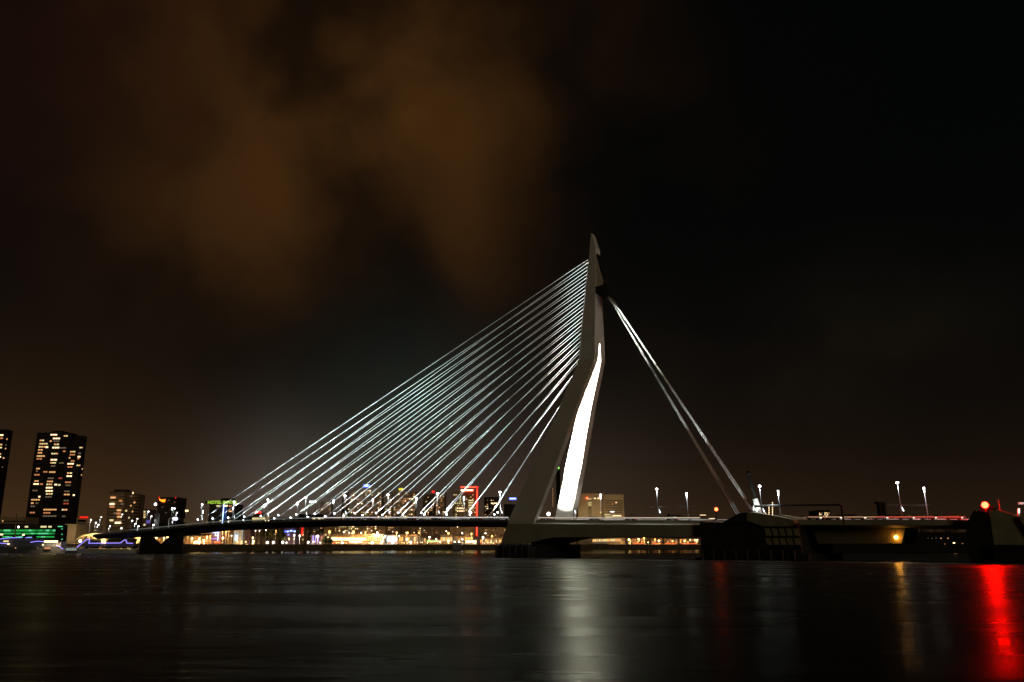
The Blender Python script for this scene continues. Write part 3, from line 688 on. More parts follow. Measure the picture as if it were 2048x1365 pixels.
# --- balcony apartment block
d = 760
t = building('apartment_block', 219, 248.5, 985, d, 'warm_wall', 'twelve storey apartment block with pale balcony bands and lit flats', 'apartment block', 22)
a = W(250, 988, d + 5); b = W(272, 988, d + 5); MB().box(a.x, b.x, d + 5, d + 25, QZ, a.z).build('wall', 'brown_wall', t)
a = W(228, 979.5, d + 6); b = W(252, 979.5, d + 6); MB().box(a.x, b.x, d + 6, d + 16, W(0, 984, d).z, a.z).build('roof_house', 'dark_wall', t)
for j in range(11):
    y = 990 + j * 6.2
    aa = W(218, y, d - .8); bb_ = W(249, y, d - .8); MB().box(aa.x, bb_.x, d - 1.4, d - .02, aa.z - .9, aa.z).build('balcony', 'beige_wall', t)
    aa = W(251, y + 1.5, d); bb_ = W(273, y + 1.5, d); MB().box(aa.x, bb_.x, d + 3.8, d + 4.98, aa.z - .8, aa.z).build('balcony', 'warm_wall', t)
for (x, y, w_, k) in ((226, 995.5, 10, 'w'), (241, 1002, 6, 'o'), (224, 1008.5, 9, 'B'), (224, 1014, 9, 'o'), (238, 1021, 8, 'w'), (237, 1027.5, 8, 'o'), (238, 1034, 7, 'w'), (223, 1041, 7, 'y'), (236, 1046, 12, 'B'), (266, 986.5, 2, 'B'), (269, 1005.5, 3, 'w'), (262, 1012, 2, 'w'), (252.5, 1022, 3, 'y'), (265, 1023.5, 2, 'w'), (258, 1036, 2, 'y'), (263, 993, 3, 'd'), (244, 1008, 5, 'd'), (230, 1027, 5, 'd')):
    window(t, x, y, w_, 3.4, d - 1.6, wm_[k])
# --- yellow window block + screen
d = 800
t = building('hostel_block', 272, 293, 1020, d, 'brown_wall', 'small brown block with a grid of yellow lit windows', 'building', 20)
for x in (277, 282.5, 289):
    for y in (1024, 1029.5, 1034.5, 1040, 1045, 1050):
        if rnd.random() < .75: window(t, x, y, 3.6, 3, d - .2, rnd.choice(['win_yellow', 'win_warm', 'shop_gold']))
t = building('violet_screen_building', 293.5, 305, 1022, d, 'purple_wall', 'narrow building with a violet glowing screen', 'building', 15)
window(t, 296, 1044, 7, 6, d - .3, emit('violet_screen', (.3, .22, 1), .35), 'screen'); window(t, 300, 1032, 5, 6, d - .3, 'purple_wall', 'screen_frame')
# --- tower with fiery emblem
d = 1150
t = building('office_tower', 316, 354, 996, d, 'dark_wall', 'dark office tower with a glowing orange emblem at its top corner', 'office tower', 35)
for pts in ([(318, 997), (323, 1000), (331, 998.5), (329.5, 1005), (323, 1004), (319, 1001)],):
    m = MB(); m.loft([[W(x, y, d - 1.5) for x, y in pts], [W(x, y, d - .4) for x, y in pts]]); m.build('emblem', 'neon_fire', t)
MB().ball(W(318, 995.5, d), .9, 6, 4).build('warning_light', 'neon_red', t); MB().ball(W(351.5, 996, d), .9, 6, 4).build('warning_light', 'neon_red', t)
for (x, y) in ((338, 1001), (349, 1005), (341, 1020), (332, 1026), (346, 1018), (325, 1015)): window(t, x, y, 3, 1.2, d - .3, 'win_dim')
for k in range(9): window(t, 335, 1008 + k * 4.4, 36, .8, d - .2, 'brown_wall', 'floor_band')
# --- advertising pylon with lamp
c = W(314, 1045, 560); t = thing('advertising_column', Vector((c.x, 560, 12.4)), 'tall pale advertising column with a lamp on a curved neck', 'column')
a = W(310, 1028, 560); b = W(317.5, 1028, 560); MB().box(a.x, b.x, 560, 562, 12.0, a.z).build('panel', 'grey_wall', t)
MB().path([W(314, 1028, 561), W(314, 1016, 561), W(312, 1010, 561)], .25).build('post', 'lamp_grey', t); MB().ball(W(311, 1009, 561), .9, 8, 5).build('lamp_head', 'lamp_soft', t)
# --- hotel with lime sign
d = 900
t = building('hotel', 419, 472, 1010, d, 'dark_wall', 'dark hotel with a lime green lit name board on its roof', 'hotel', 25)
a = W(442, 997, d + 5); b = W(463, 997, d + 5); MB().box(a.x, b.x, d + 5, d + 18, W(0, 1009, d).z, a.z).build('roof_house', 'black_wall', t)
a = W(411, 1002, d - .4); b = W(473, 1002, d - .4); MB().box(a.x, b.x, d - 1.2, d - .3, W(0, 1008.6, d).z, a.z).build('name_board', mat('board_green', (.05, .10, .02)), t)
fc = bpy.data.curves.new('hotel_name', 'FONT'); fc.body = 'HOTEL INNTEL'; fc.extrude = .15; fc.size = 4.6; fc.align_x = 'LEFT'
fo = bpy.data.objects.new('lettering', fc); COL.objects.link(fo); bpy.context.view_layer.update()
fm = bpy.data.meshes.new_from_object(fo.evaluated_get(bpy.context.evaluated_depsgraph_get())); bpy.data.objects.remove(fo); fm.materials.clear(); fm.materials.append(MATS['neon_lime'])
fo = bpy.data.objects.new('lettering', fm); COL.objects.link(fo); fo.parent = t
fo.location = W(415, 1008.1, d - 1.6) - t.location; fo.rotation_euler = (math.pi / 2, 0, 0); fo.scale = (1.02, 1.0, 1)
for (x, y, w_, k) in ((436.5, 1012.5, 7, 'y'), (452, 1012, 6, 'B'), (460.5, 1012.5, 6, 'o'), (431, 1023, 4, 'd'), (461, 1023, 7, 'w'), (443, 1027, 4, 'd'), (441, 1042, 3, 'y'), (459, 1042.5, 6, 'y'), (427, 1044, 4, 'd'), (414, 1044, 3, 'd'), (424, 1034, 3, 'd')): window(t, x, y, w_, 2.6, d - .2, wm_[k])
a = W(447.6, 1009.5, d - 3); z0_ = W(447, 1048.5, d - 3).z
MB().box(a.x - .35, a.x + .35, d - 3.2, d - 2.6, z0_, a.z).build('neon_strip', 'neon_ice', t)
a = W(450, 1014, d - 2); b = W(453, 1014, d - 2); MB().box(a.x, b.x, d - 2.2, d - .1, W(0, 1040, d).z, a.z).build('neon_panel', emit('blue_panel', (.02, .10, .6), .22), t)
# --- skyline behind the fan of cables
def lit_tower(x0, x1, yt, d, m, label, wins, seed, p, ms, yb=1040, nx=None, ny=None, dep=30, name='office_tower', cat='tower'):
    t = building(name, x0, x1, yt, d, m, label, cat, dep)
    nx = nx or max(2, int((x1 - x0) / 4)); ny = ny or max(2, int((yb - yt - 3) / 4.4))
    wgrid(t, x0 + 1, x1 - 1, yt + 3, yb, nx, ny, p, d - .2, ms, h=1.7, seed=seed)
    return t
WM = ['win_warm', 'win_warm', 'win_dim', 'win_yellow', 'win_bright', 'win_dim', 'win_orange']
t = building('dark_office_slab', 480, 512, 1034, 1250, 'black_wall', 'low dark office slab left of the bus, behind the cable feet', 'office', 25)
t = building('dark_office_slab', 540, 596, 1037, 1250, 'black_wall', 'long low dark slab behind the cable feet with a few lit windows', 'office', 25)
for x in (552, 560, 567): window(t, x, 1038.5, 4, 1.4, 1249, 'win_bright')
t = building('dark_office_slab', 598, 640, 1030, 1300, 'black_wall', 'dark office slab under a white roof sign and yellow ground floor', 'office', 25)
window(t, 625.5, 1004, 13, 3, 1296, 'neon_white', 'roof_sign'); a = W(620, 1006, 1298); b = W(631, 1006, 1298)
MB().tube(Vector((a.x, 1298, W(0, 1030, 1300).z)), a, .3).tube(Vector((b.x, 1298, W(0, 1030, 1300).z)), b, .3).build('sign_frame', 'black_wall', t)
for x, w_ in ((628, 6), (638, 5), (644, 6)): window(t, x, 1038, w_, 1.8, 1299, 'win_yellow')
t = building('red_signed_block', 506, 524, 1028, 1280, 'dark_wall', 'low dark block carrying a red sign behind the third cable foot', 'building', 20)
window(t, 516, 1025.5, 13, 3.5, 1278, 'neon_red', 'roof_sign')
t = lit_tower(641, 662, 1004, 1500, 'warm_wall', 'slim pale tower with few lit windows behind the cables', 0, 21, .12, WM)
t = lit_tower(684, 700, 985, 1550, 'brown_wall', 'narrow brown tower directly left of the blue-topped tower', 0, 22, .3, WM)
t = lit_tower(700, 764, 977, 1450, 'warm_wall', 'broad warm-lit tower topped by a small blue emblem', 0, 23, .42, WM, nx=15, ny=14)
m = MB(); m.ball(W(733, 971.5, 1445), 2.6, 10, 6, .7); m.build('emblem', 'neon_ice', t); MB().box(W(727, 0, 1446).x if False else W(727, 972, 1446).x, W(739, 972, 1446).x, 1446, 1447, W(0, 974.5, 1446).z, W(0, 969.5, 1446).z).build('emblem_board', 'neon_blue', t)
t = lit_tower(765, 784, 990, 1520, 'warm_wall', 'pale tower with bright upper floors between the blue and yellow-topped towers', 0, 24, .55, WM, nx=4, ny=10)
t = lit_tower(786, 831, 984, 1400, 'warm_wall', 'tower with rows of lit flats topped by a small yellow emblem', 0, 25, .42, WM, nx=10, ny=12)
window(t, 802, 979, 9, 4.5, 1396, 'neon_yellow', 'emblem')
t = lit_tower(846, 870, 990, 1420, 'brown_wall', 'brown tower with a small red emblem on its right shoulder', 0, 26, .35, WM, nx=6, ny=11)
window(t, 866.5, 984, 5, 4, 1418, 'neon_red', 'emblem')
t = lit_tower(871, 890, 988, 1380, 'warm_wall', 'slim tower with stacked bright windows right of the red emblem', 0, 27, .6, WM, nx=4, ny=11)
# red framed tower
d = 1150
t = lit_tower(905, 953, 985, d, 'warm_wall', 'office tower outlined by red neon with a glowing crown', 0, 28, .22, ['win_yellow', 'win_yellow', 'win_warm'], nx=11, ny=12)
for y in (1001.5, 1006, 1011, 1016): window(t, 942, y, 10, 2, d - .3, 'win_yellow')
for y in (1017, 1022.5): 
    for x in (915.5, 920, 924, 928): window(t, x, y, 2.6, 2, d - .3, 'win_bright')
for x in (911, 915, 919, 923): window(t, x, 1007, 2.4, 1.8, d - .3, 'win_yellow')
a = W(921, 972.5, d - 3); b = W(957, 972.5, d - 3)
MB().box(a.x, b.x, d - 4, d - 2, W(0, 976.6, d).z, W(0, 973.3, d).z).build('neon_frame', 'neon_red', t)
MB().box(W(922, 975, d).x, W(954, 975, d).x, d - 4.6, d - 4.1, W(0, 976, d).z, W(0, 974.4, d).z).build('neon_tube', 'neon_redhot', t)
a = W(952.5, 976, d - 3); b = W(956, 976, d - 3); MB().box(a.x, b.x, d - 4, d - 2, W(0, 1073, d).z, W(0, 977.5, d).z).build('neon_frame', 'neon_red', t)
MB().box(W(953.6, 1000, d).x, W(955, 1000, d).x, d - 4.6, d - 4.1, W(0, 1071, d).z, W(0, 981, d).z).build('neon_tube', 'neon_redhot', t)
pts = [(921, 979), (949, 979), (946, 984.5), (924, 984.5)]
MB().loft([[W(x, y, d - 2) for x, y in pts], [W(x, y, d - .5) for x, y in pts]]).build('crown_light', 'neon_red', t)
MB().box(W(922, 980, d).x, W(946, 980, d).x, d - 2.6, d - 2.1, W(0, 982.4, d).z, W(0, 979.8, d).z).build('crown_tube', 'shop_hot', t)
t = lit_tower(968, 997, 996, 1250, 'dark_wall', 'dark tower with a column of lit windows right of the red neon frame', 0, 29, .25, WM, nx=7, ny=10)
for x in (984, 989, 993): window(t, x, 1007, 3.4, 2, 1249, 'win_bright')
t = building('blue_signed_office', 1008, 1046, 1010, 1300, 'dark_wall', 'dark office with a long blue sign beside the pylon foot', 'office', 30)
window(t, 1025.5, 998, 14, 4, 1296, 'neon_blue', 'roof_sign'); window(t, 1025.5, 997.6, 12, 2, 1295, 'neon_ice', 'sign_letters')
MB().tube(Vector((W(1020, 1000, 1298).x, 1298, W(0, 1010, 1300).z)), W(1020, 1000, 1298), .4).build('sign_frame', 'black_wall', t)
# dotted mast between the legs
t = thing('lit_radio_mast', W(1106, 1060, 1200), 'thin distant mast with a string of small lights between the pylon legs', 'mast')
MB().tube(W(1106, 1066, 1200), W(1105, 975, 1200), .35, .2).build('mast', 'dark_steel', t)
for k in range(13): MB().ball(W(1105.6, 977 + k * 3, 1199), .45, 5, 3).build('lamp', 'win_warm', t)
t = thing('distant_tower', Vector((W(1117, 1060, 2200).x, 2204, QZ)), 'distant slim tower with a lime sign and a white top light between the pylon legs', 'tower')
MB().box(W(1112, 930, 2204).x, W(1120, 930, 2204).x, 2204, 2212, QZ, W(0, 932, 2204).z).build('wall', 'black_wall', t)
window(t, 1115, 936.3, 7, 3.6, 2200, emit('lime_sign', (.35, 1, .12), 2.0), 'sign'); MB().ball(W(1119, 926, 2204), 2.0, 6, 4).build('top_light', 'neon_white', t)
# right office pair
d = 1115
t = building('stone_office', 1155, 1208, 988.5, d, 'beige_wall', 'plain pale office block touching the pylon in the picture', 'office', 40)
for (x, y) in ((1177, 998.2), (1181, 998.2), (1178, 1006.3), (1181.5, 1006.3), (1178, 1010.5), (1181.5, 1010.5)): window(t, x, y, 2.6, 1.6, d - .2, 'win_yellow')
for (x, y) in ((1190, 997.3), (1197, 997)): window(t, x, y, 3, 2, d - .2, 'win_bright')
for k in range(12): window(t, 1180, 1015 + k * 2.6, 6, .8, d - .2, 'dark_wall', 'window_band')
MB().ball(W(1174, 996.5, d - 1), .9, 8, 4).build('warning_light', 'nav_red', t)
t = building('banded_office', 1208.5, 1247, 990.5, d - 6, 'beige_wall', 'pale office with horizontal window bands and lit lower floors', 'office', 40)
for k in range(11): window(t, 1228, 1001.5 + k * 3.4, 35, 1.4, d - 6.2, 'brown_wall', 'window_band')
for (x, y, w_, mm) in ((1232.5, 1005.5, 3, 'win_bright'), (1225, 1008.5, 2, 'win_warm'), (1215, 1030, 12, 'win_yellow'), (1234, 1032, 17, 'win_bright'), (1218, 1034.5, 14, 'win_yellow'), (1224.5, 1024, 8, 'neon_white'), (1202, 1025, 2.5, 'win_bright')): window(t, x, y, w_, 1.5 if w_ > 5 else 2, d - 6.8, mm)
for (x, y, dd, pw) in ((1182, 1045, 1088, 10000), (1228, 1045, 1080, 11000), (168, 1076, 672, 5000), (142, 1080, 640, 5000)):  # added fill spots that brighten the pale fronts, no lamps stand there
    c = W(x, y, dd); c.z = max(c.z, 9); lamp_light('facade_fill', c, pw, (1, .74, .42), t, .6, aim=(0, 1, .7), cone=110)
# dark roof line and low things right
t = thing('dark_roofed_hall', W(1358, 1060, 1140), 'dark hall with an uneven roof line behind the back span', 'hall')
pts = [(1325, 1046), (1333, 1036), (1336, 1027), (1340, 1030), (1360, 1031), (1372, 1035), (1392, 1037), (1396, 1046)]
MB().loft([[W(x, y, 1140) for x, y in pts], [W(x, y, 1155) for x, y in pts]]).build('roof', 'black_wall', t)
MB().box(W(1326, 1050, 1140).x, W(1395, 1050, 1140).x, 1141, 1154, QZ, W(0, 1046.5, 1140).z).build('wall', 'black_wall', t)
for (x, y, lab) in ((1406, 1030.6, 'upper of two thin floating light bars behind the back span'), (1424, 1037.5, 'lower of two thin floating light bars behind the back span')):
    t = thing('light_bar', Vector((W(x, y, 1180).x, 1180, QZ)), lab.replace('floating ', ''), 'light bar'); MB().box(W(x - 6, y, 1180).x, W(x + 6, y, 1180).x, 1180, 1180.6, W(x, y, 1180).z - .3, W(x, y, 1180).z + .3).build('lamp', 'win_bright', t); c = W(x, y, 1180); MB().tube(Vector((c.x, 1181, QZ)), c + Vector((0, 1, 0)), .3).build('post', 'dark_steel', t)
d = 1100
for (x, yt, n, lab) in ((1531, 1026, 3, 'shortest'), (1538, 1014, 7, 'middle'), (1545, 1005, 9, 'tallest')):
    t = thing('lit_smokestack', W(x, 1060, d), '%s of three thin stacks strung with white lights behind the signal mast' % lab, 'stack', 'thin stacks with strings of lights')
    MB().tube(Vector((W(x, yt, d).x, d, QZ)), W(x, yt, d), .9, .6).build('shaft', 'dark_steel', t)
    for k in range(n): MB().ball(W(x, yt + 1 + k * 3.4, d - 1), .75, 5, 3).build('lamp', 'win_bright', t)
t = lit_tower(1637, 1660, 1022, 900, 'black_wall', 'small dark block packed with lit windows right of the gantry post', 0, 33, .6, ['win_warm', 'win_bright', 'win_dim'], nx=8, ny=5, yb=1040)
t = building('dark_low_hall', 1608, 1626, 1034, 950, 'dark_wall', 'tiny dim building left of the lit block', 'building'); window(t, 1613, 1035.5, 7, 2, 949, 'win_orange')
t = thing('twin_brick_tower', Vector((W(1764, 1060, 800).x, 800, 6)), 'dark twin-topped brick lift tower above the dark roofs', 'tower')
MB().box(W(1758, 1008, 800).x, W(1763, 1008, 800).x, 800, 806, 6, W(0, 1006, 800).z).build('shaft', 'dark_wall', t)
MB().box(W(1765.5, 1008, 800).x, W(1771, 1008, 800).x, 800, 806, 6, W(0, 1006, 800).z).build('shaft', 'dark_wall', t)
MB().box(W(1757, 1030, 800).x, W(1772, 1030, 800).x, 799, 807, W(0, 1008.5, 800).z, W(0, 1006.2, 800).z + 1.2).build('crossbeam', 'dark_wall', t)
for (x0, x1, y, dd, lab) in ((1662, 1690, 1034, 860, 'low dark roof just right of the lit block'), (1690, 1712, 1030.5, 880, 'dark stepped roof between two lower roofs'), (1712, 1740, 1033, 870, 'dark flat roof left of the twin tower'), (1772, 1800, 1032, 860, 'dark roof right of the twin tower')):
    building('dark_warehouse', x0, x1, y, dd, 'black_wall', lab, 'warehouse', 25, base=6, group='dark roofs beyond the lifting span')

building('dark_bank_block', 1772, 1945, 1066, 980, 'black_wall', 'long black block added as dark bank under the lifting span', 'shed', 20, base=6)  # added black block, hides bright sky where the bank is dark
# ------------------------------------------------------------------ lower town seen under the deck
def low(x0, x1, yt, extra, m, label, nx, ny, p, ms, seed, name='town_house', cat='building', dep=16, h=1.6, yb=1082, w=None):
    xm = (x0 + x1) / 2; d = edge(xm) + extra
    t = building(name, x0, x1, yt, d, m, label, cat, dep)
    if nx: wgrid(t, x0 + .8, x1 - .8, yt + 2, yb, nx, ny, p, d - .2, ms, h=h, w=w, seed=seed)
    return t, d
low(283, 360, 1066, 60, 'warm_wall', 'added ochre lit front seen through the V of the north pier', 16, 3, .4, ['win_warm', 'shop_gold', 'win_dim'], 40, name='added_glow_front')  # added lit front, stands in for golden glow on the ground
low(361, 412, 1062, 70, 'warm_wall', 'ochre waterfront building just right of the north pier', 12, 4, .25, WM, 41)
t, d = low(415, 443, 1060, 60, 'purple_wall', 'dark cinema front with a blue neon corner frame', 0, 0, 0, WM, 42, 'cinema', 'cinema')
a = W(425, 1064, d - 1); b = W(438, 1064, d - 1)
MB().box(a.x, b.x, d - 1.5, d - .8, a.z - 1.0, a.z).build('neon_frame', 'neon_ice', t); a = W(436, 1064, d - 1); MB().box(a.x, a.x + .7, d - 1.5, d - .8, W(0, 1082, d).z, a.z - 1.05).build('neon_frame', 'neon_ice', t)
window(t, 431, 1068.5, 1.2, 5, d - 1, 'neon_white', 'letter'); window(t, 432.5, 1071.8, 6, 1, d - 1, 'neon_white', 'letter')
window(t, 426, 1078, 16, 2.6, d - 1, emit('violet_dim', (.45, .25, 1), .8), 'lit_sign'); window(t, 434, 1085, 12, 3, d - 1, 'red_light', 'shop_front')
low(443.5, 466, 1056, 90, 'warm_wall', 'ochre building behind an orange lamp post', 5, 4, .3, WM, 43)
t, d = low(467.5, 486.5, 1060, 75, 'white_wall', 'pale floodlit white hall with a bright gable', 0, 0, 0, WM, 44, 'white_hall', 'hall')
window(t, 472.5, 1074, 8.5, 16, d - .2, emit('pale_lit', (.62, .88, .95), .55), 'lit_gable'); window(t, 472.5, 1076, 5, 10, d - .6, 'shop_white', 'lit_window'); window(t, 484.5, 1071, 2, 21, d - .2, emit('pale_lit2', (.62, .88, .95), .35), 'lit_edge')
low(487, 502, 1059, 70, 'purple_wall', 'windowless violet-grey block right of the white hall', 0, 0, 0, WM, 45)
low(503, 524, 1055, 100, 'brown_wall', 'brown building with a red lit ground floor', 5, 6, .35, WM, 46)
low(524, 566, 1054, 130, 'dark_wall', 'dark terrace behind the riverside trees', 9, 5, .22, WM, 47)
t, d = low(568, 592, 1055, 80, 'purple_wall', 'entertainment hall with a curved blue sign', 0, 0, 0, WM, 48, 'entertainment_hall', 'hall')
for k, (x, y) in enumerate(((571, 1063.5), (575.5, 1063.5), (579, 1062.5), (582.5, 1062), (586, 1062.3), (589.5, 1063.3))): window(t, x, y, 3.2, 2.4, d - .6, 'neon_ice' if k % 2 else 'neon_blue', 'letter')
window(t, 577, 1070, 4, 2, d - .5, 'neon_violet', 'sign')
t, d = low(592.5, 609, 1052, 110, 'brown_wall', 'brown block between a cream column and a red neon line', 3, 6, .3, WM, 49)
window(t, 594.5, 1063, 3, 14, d - 1, emit('cream', (1, .75, .4), .8), 'lit_column'); window(t, 604.5, 1063, 3, 14, d - 1, 'neon_red', 'neon_strip')
low(610, 647, 1053, 120, 'dark_wall', 'dark office with thin lit floor lines', 5, 8, .3, ['win_dim', 'win_warm'], 50, h=1.0)
t, d = low(622, 642, 1071, 40, 'purple_wall', 'small violet-lit pavilion with glowing columns', 0, 0, 0, WM, 51, 'pavilion', 'pavilion')
for x in (626, 631, 636): window(t, x, 1078, 1.4, 12, d - .3, 'neon_violet', 'lit_column')
low(648, 664, 1052, 100, 'warm_wall', 'tall ochre gable left of the gold-lit market hall', 3, 6, .15, WM, 52)
low(664, 770, 1050, 150, 'warm_wall', 'long ochre terrace above the gold-lit market hall', 26, 4, .36, ['win_bright', 'win_warm', 'win_yellow'], 53, yb=1068)
low(771, 800, 1052, 150, 'brown_wall', 'brown terrace above the white glass pavilion', 7, 4, .35, WM, 54, yb=1070)
low(801, 900, 1053, 140, 'brown_wall', 'long brown terrace with scattered lit windows', 24, 4, .28, WM, 55, yb=1072)
low(901, 950, 1056, 100, 'warm_wall', 'ochre building with regular small dark windows', 14, 3, .75, ['dark_wall', 'dark_wall', 'win_dim'], 56, yb=1070, h=1.8, w=1.5)
low(958, 1012, 1056, 90, 'warm_wall', 'ochre riverside building next to the pylon foot', 14, 5, .3, ['win_dim', 'win_warm', 'dark_wall'], 57, yb=1084)
def front(x0, x1, yt, extra, m, label, bays, mm, name='lit_shop_front', cat='shop front'):
    xm = (x0 + x1) / 2; d = edge(xm) + extra
    t = building(name, x0, x1, yt, d, m, label, cat, 10, parapet_px=.6)
    n = bays
    for i in range(n):
        w_ = (x1 - x0) / n
        window(t, x0 + (i + .5) * w_, (yt + 1088) / 2, w_ * .7, (1088 - yt) * .42, d - .3, rnd.choice(mm))
        window(t, x0 + (i + rnd.uniform(.2, .8)) * w_, 1086 + rnd.uniform(-1, 1), 1.5, 1.5, d - 1.6, rnd.choice(['shop_hot', 'win_bright', 'shop_gold', 'red_light']), 'awning_light')
    return t, d
t, d = front(663, 767, 1068.5, 45, 'warm_wall', 'long gold-lit market hall with a glaring white light band', 26, ['shop_gold', 'shop_gold', 'win_yellow', 'red_light'], 'market_hall', 'market hall')
window(t, 697, 1078.6, 68, 4.2, d - 1.5, 'shop_hot', 'light_band'); window(t, 711, 1084.5, 26, 3, d - 1.2, 'shop_hot', 'light_band'); window(t, 753, 1072, 11, 5, d - 1.2, 'shop_hot', 'light_band')
for i in range(14): window(t, 668 + i * 7.2, 1086, 4, 2, d - 1.4, rnd.choice(['red_light', 'shop_gold']), 'awning_light')
t, d = front(773, 795, 1071, 40, 'grey_wall', 'white-lit glass pavilion beside the market hall', 5, ['shop_white'], 'glass_pavilion', 'pavilion')
for x in (777, 781, 785, 789): 
    for y in (1074, 1078.5, 1083): window(t, x, y, 2.8, 3, d - .8, 'shop_white')
front(798, 836, 1069.5, 55, 'warm_wall', 'gold-lit shop row with an amber end bay', 9, ['shop_gold', 'win_dim', 'win_yellow'])
front(838, 852, 1073, 60, 'brown_wall', 'dim brown shop front right of the amber bay', 3, ['win_dim', 'win_warm'])
t, d = front(853, 880, 1079, 45, 'brown_wall', 'low kiosk row with a green-white light strip', 4, ['win_warm']); window(t, 865, 1083, 22, 2.4, d - 1, 'shop_green', 'trail_or_kiosk_strip')
front(881, 905, 1070, 65, 'warm_wall', 'gold-lit shop front below an orange lamp', 7, ['shop_gold', 'win_yellow'])
t, d = front(906, 928, 1074, 60, 'warm_wall', 'ochre shop front behind the white kiosk lamps', 6, ['win_warm', 'win_dim'])
t, d = front(929, 946, 1070, 55, 'warm_wall', 'small amber-lit house front', 3, ['shop_gold'])
t, d = front(931, 953, 1080.5, 35, 'grey_wall', 'low kiosk with a glaring white strip', 2, ['shop_hot']); window(t, 942, 1083.6, 20, 3.4, d - 1, 'shop_hot', 'trail_or_kiosk_strip')
front(960, 1008, 1077, 50, 'warm_wall', 'arcade with gold lights by the pylon foot', 14, ['shop_gold', 'win_yellow', 'win_dim'], 'arcade', 'arcade')
# ferry terminal and low lit things right of the pylon
t = thing('glass_terminal', W(1215, 1085, 1080), 'long gold-lit terminal with a sloping end seen below the back span', 'terminal')
pts = [(1176, 1088), (1184, 1081), (1196, 1078.5), (1244, 1076.5), (1244, 1088)]
MB().loft([[W(x, y, 1080) for x, y in pts], [W(x, y, 1095) for x, y in pts]]).build('wall', 'beige_wall', t)
for i in range(14): window(t, 1187 + i * 4.1, 1081.5 - i * .1, 3.3, 4.2, 1079.6, rnd.choice(['win_yellow', 'shop_gold', 'win_yellow', 'win_warm']))
for i in range(13): window(t, 1188 + i * 4.3, 1086, 3.4, 1.6, 1079.6, 'win_dim')
for (x0, x1, yt, mm, lab) in ((1262, 1292, 1076, ['shop_gold', 'win_orange'], 'gold-lit quay sheds left of the dark gap'), (1302, 1325, 1077, ['win_orange', 'shop_gold', 'win_bright'], 'orange-lit sheds right of the dark gap'), (1327, 1356, 1077.5, ['win_dim', 'win_orange'], 'dim orange sheds in the middle of the row'), (1358, 1398, 1077, ['win_bright', 'win_orange', 'shop_gold'], 'bright sheds beside the bascule pier')):
    t = building('quay_shed', x0, x1, yt, 1100, 'brown_wall', lab, 'shed', 12, group='lit sheds on the far quay')
    wgrid(t, x0 + 1, x1 - 1, yt + 1.5, 1087, max(4, int((x1 - x0) / 5)), 2, .75, 1099.6, mm, h=3.2, seed=int(x0))
    window(t, (x0 + x1) / 2, 1087.8, (x1 - x0) * .7, 1, 1099, 'red_light', 'ground_light')

# street lamps of the far quay
def quay_lamp(px, py, kind, rpx, label, group, extra, watts=0):
    d = edge(px) + extra; c = W(px, py, d); g0 = Vector((c.x, d, QZ))
    t = thing('quay_lamp', g0, label, 'street lamp', group)
    MB().tube(g0, c - Vector((0, 0, .4)), .2, .14, 5).build('post', 'lamp_grey', t)
    MB().ball(c, rpx * d / F, 8, 5).build('lamp_head', kind, t)
    if watts: lamp_light('lamp_light', c + Vector((0, -2.2, -.5)), watts, (1, .50, .16) if 'orange' in kind or 'gold' in kind else (1, .86, .66), t, .8, aim=(0, .9, -1), cone=125)
tall_or = [(414, 1074, 2.2), (420.5, 1071, 1.6), (445, 1063, 2.0), (452.5, 1063, 1.8), (458, 1062, 1.2), (552, 1062, 1.2), (578, 1078, 1.8), (659, 1064, 3.0), (704.5, 1049.5, 1.3), (707, 1064, 3.0), (731, 1065, 1.8), (793.5, 1066, 2.2), (815, 1066, 2.2), (838.5, 1066, 2.0), (897, 1067, 2.4), (943, 1068, 2.0), (984, 1073, 2.0)]
for i, (x, y, r_) in enumerate(tall_or): quay_lamp(x, y, 'lamp_orange', r_ * .8, 'tall orange street lamp of the far town under the deck, %s from the left' % ORD[i], 'tall orange lamps under the main span', 28, 30000 if r_ > 1.7 else 12000)
tall_wh = [(392, 1071, 1.6), (463, 1072, 1.4), (511, 1062, 1.2), (519, 1062, 1.2), (532, 1061, 1.2), (588.5, 1071, 2.0), (599.5, 1072, 2.0), (635.5, 1073, 2.8), (687.5, 1065, 1.4), (698.5, 1066, 1.4), (722.5, 1066, 1.4), (754.5, 1065.5, 1.8), (770.5, 1072.5, 1.8), (798, 1072.5, 1.6), (859, 1075, 2.0), (872.5, 1079, 1.6), (892.7, 1063, 1.4), (915, 1054, 1.2), (924.5, 1067, 1.6), (966, 1075, 2.2), (971, 1067, 1.6)]
for i, (x, y, r_) in enumerate(tall_wh): quay_lamp(x, y, 'lamp_soft', r_ * .8, 'tall white street lamp of the far town under the deck, %s from the left' % ORD[i], 'tall white lamps under the main span', 22, 22000 if r_ > 1.7 else 0)
low_or = [(384, 1077.5, 2.8), (389, 1085, 2.4), (394, 1084, 2.6), (398.5, 1078, 2.4), (400.5, 1084, 2.2), (408, 1083, 2.8), (446, 1076.5, 2.6), (475, 1084, 1.4), (483, 1084, 1.4), (491.5, 1084, 1.3), (494, 1089.5, 1.2), (505.7, 1076, 2.2), (506.7, 1083, 2.4), (897, 1082, 3.0), (950, 1086, 1.4)]
for i, (x, y, r_) in enumerate(low_or): quay_lamp(x, y, 'lamp_gold', r_ * .75, 'low golden lamp close to the far quay edge, %s from the left' % ORD[i], 'low golden lamps on the far quay', 12, 26000 if r_ > 2.1 else 9000)
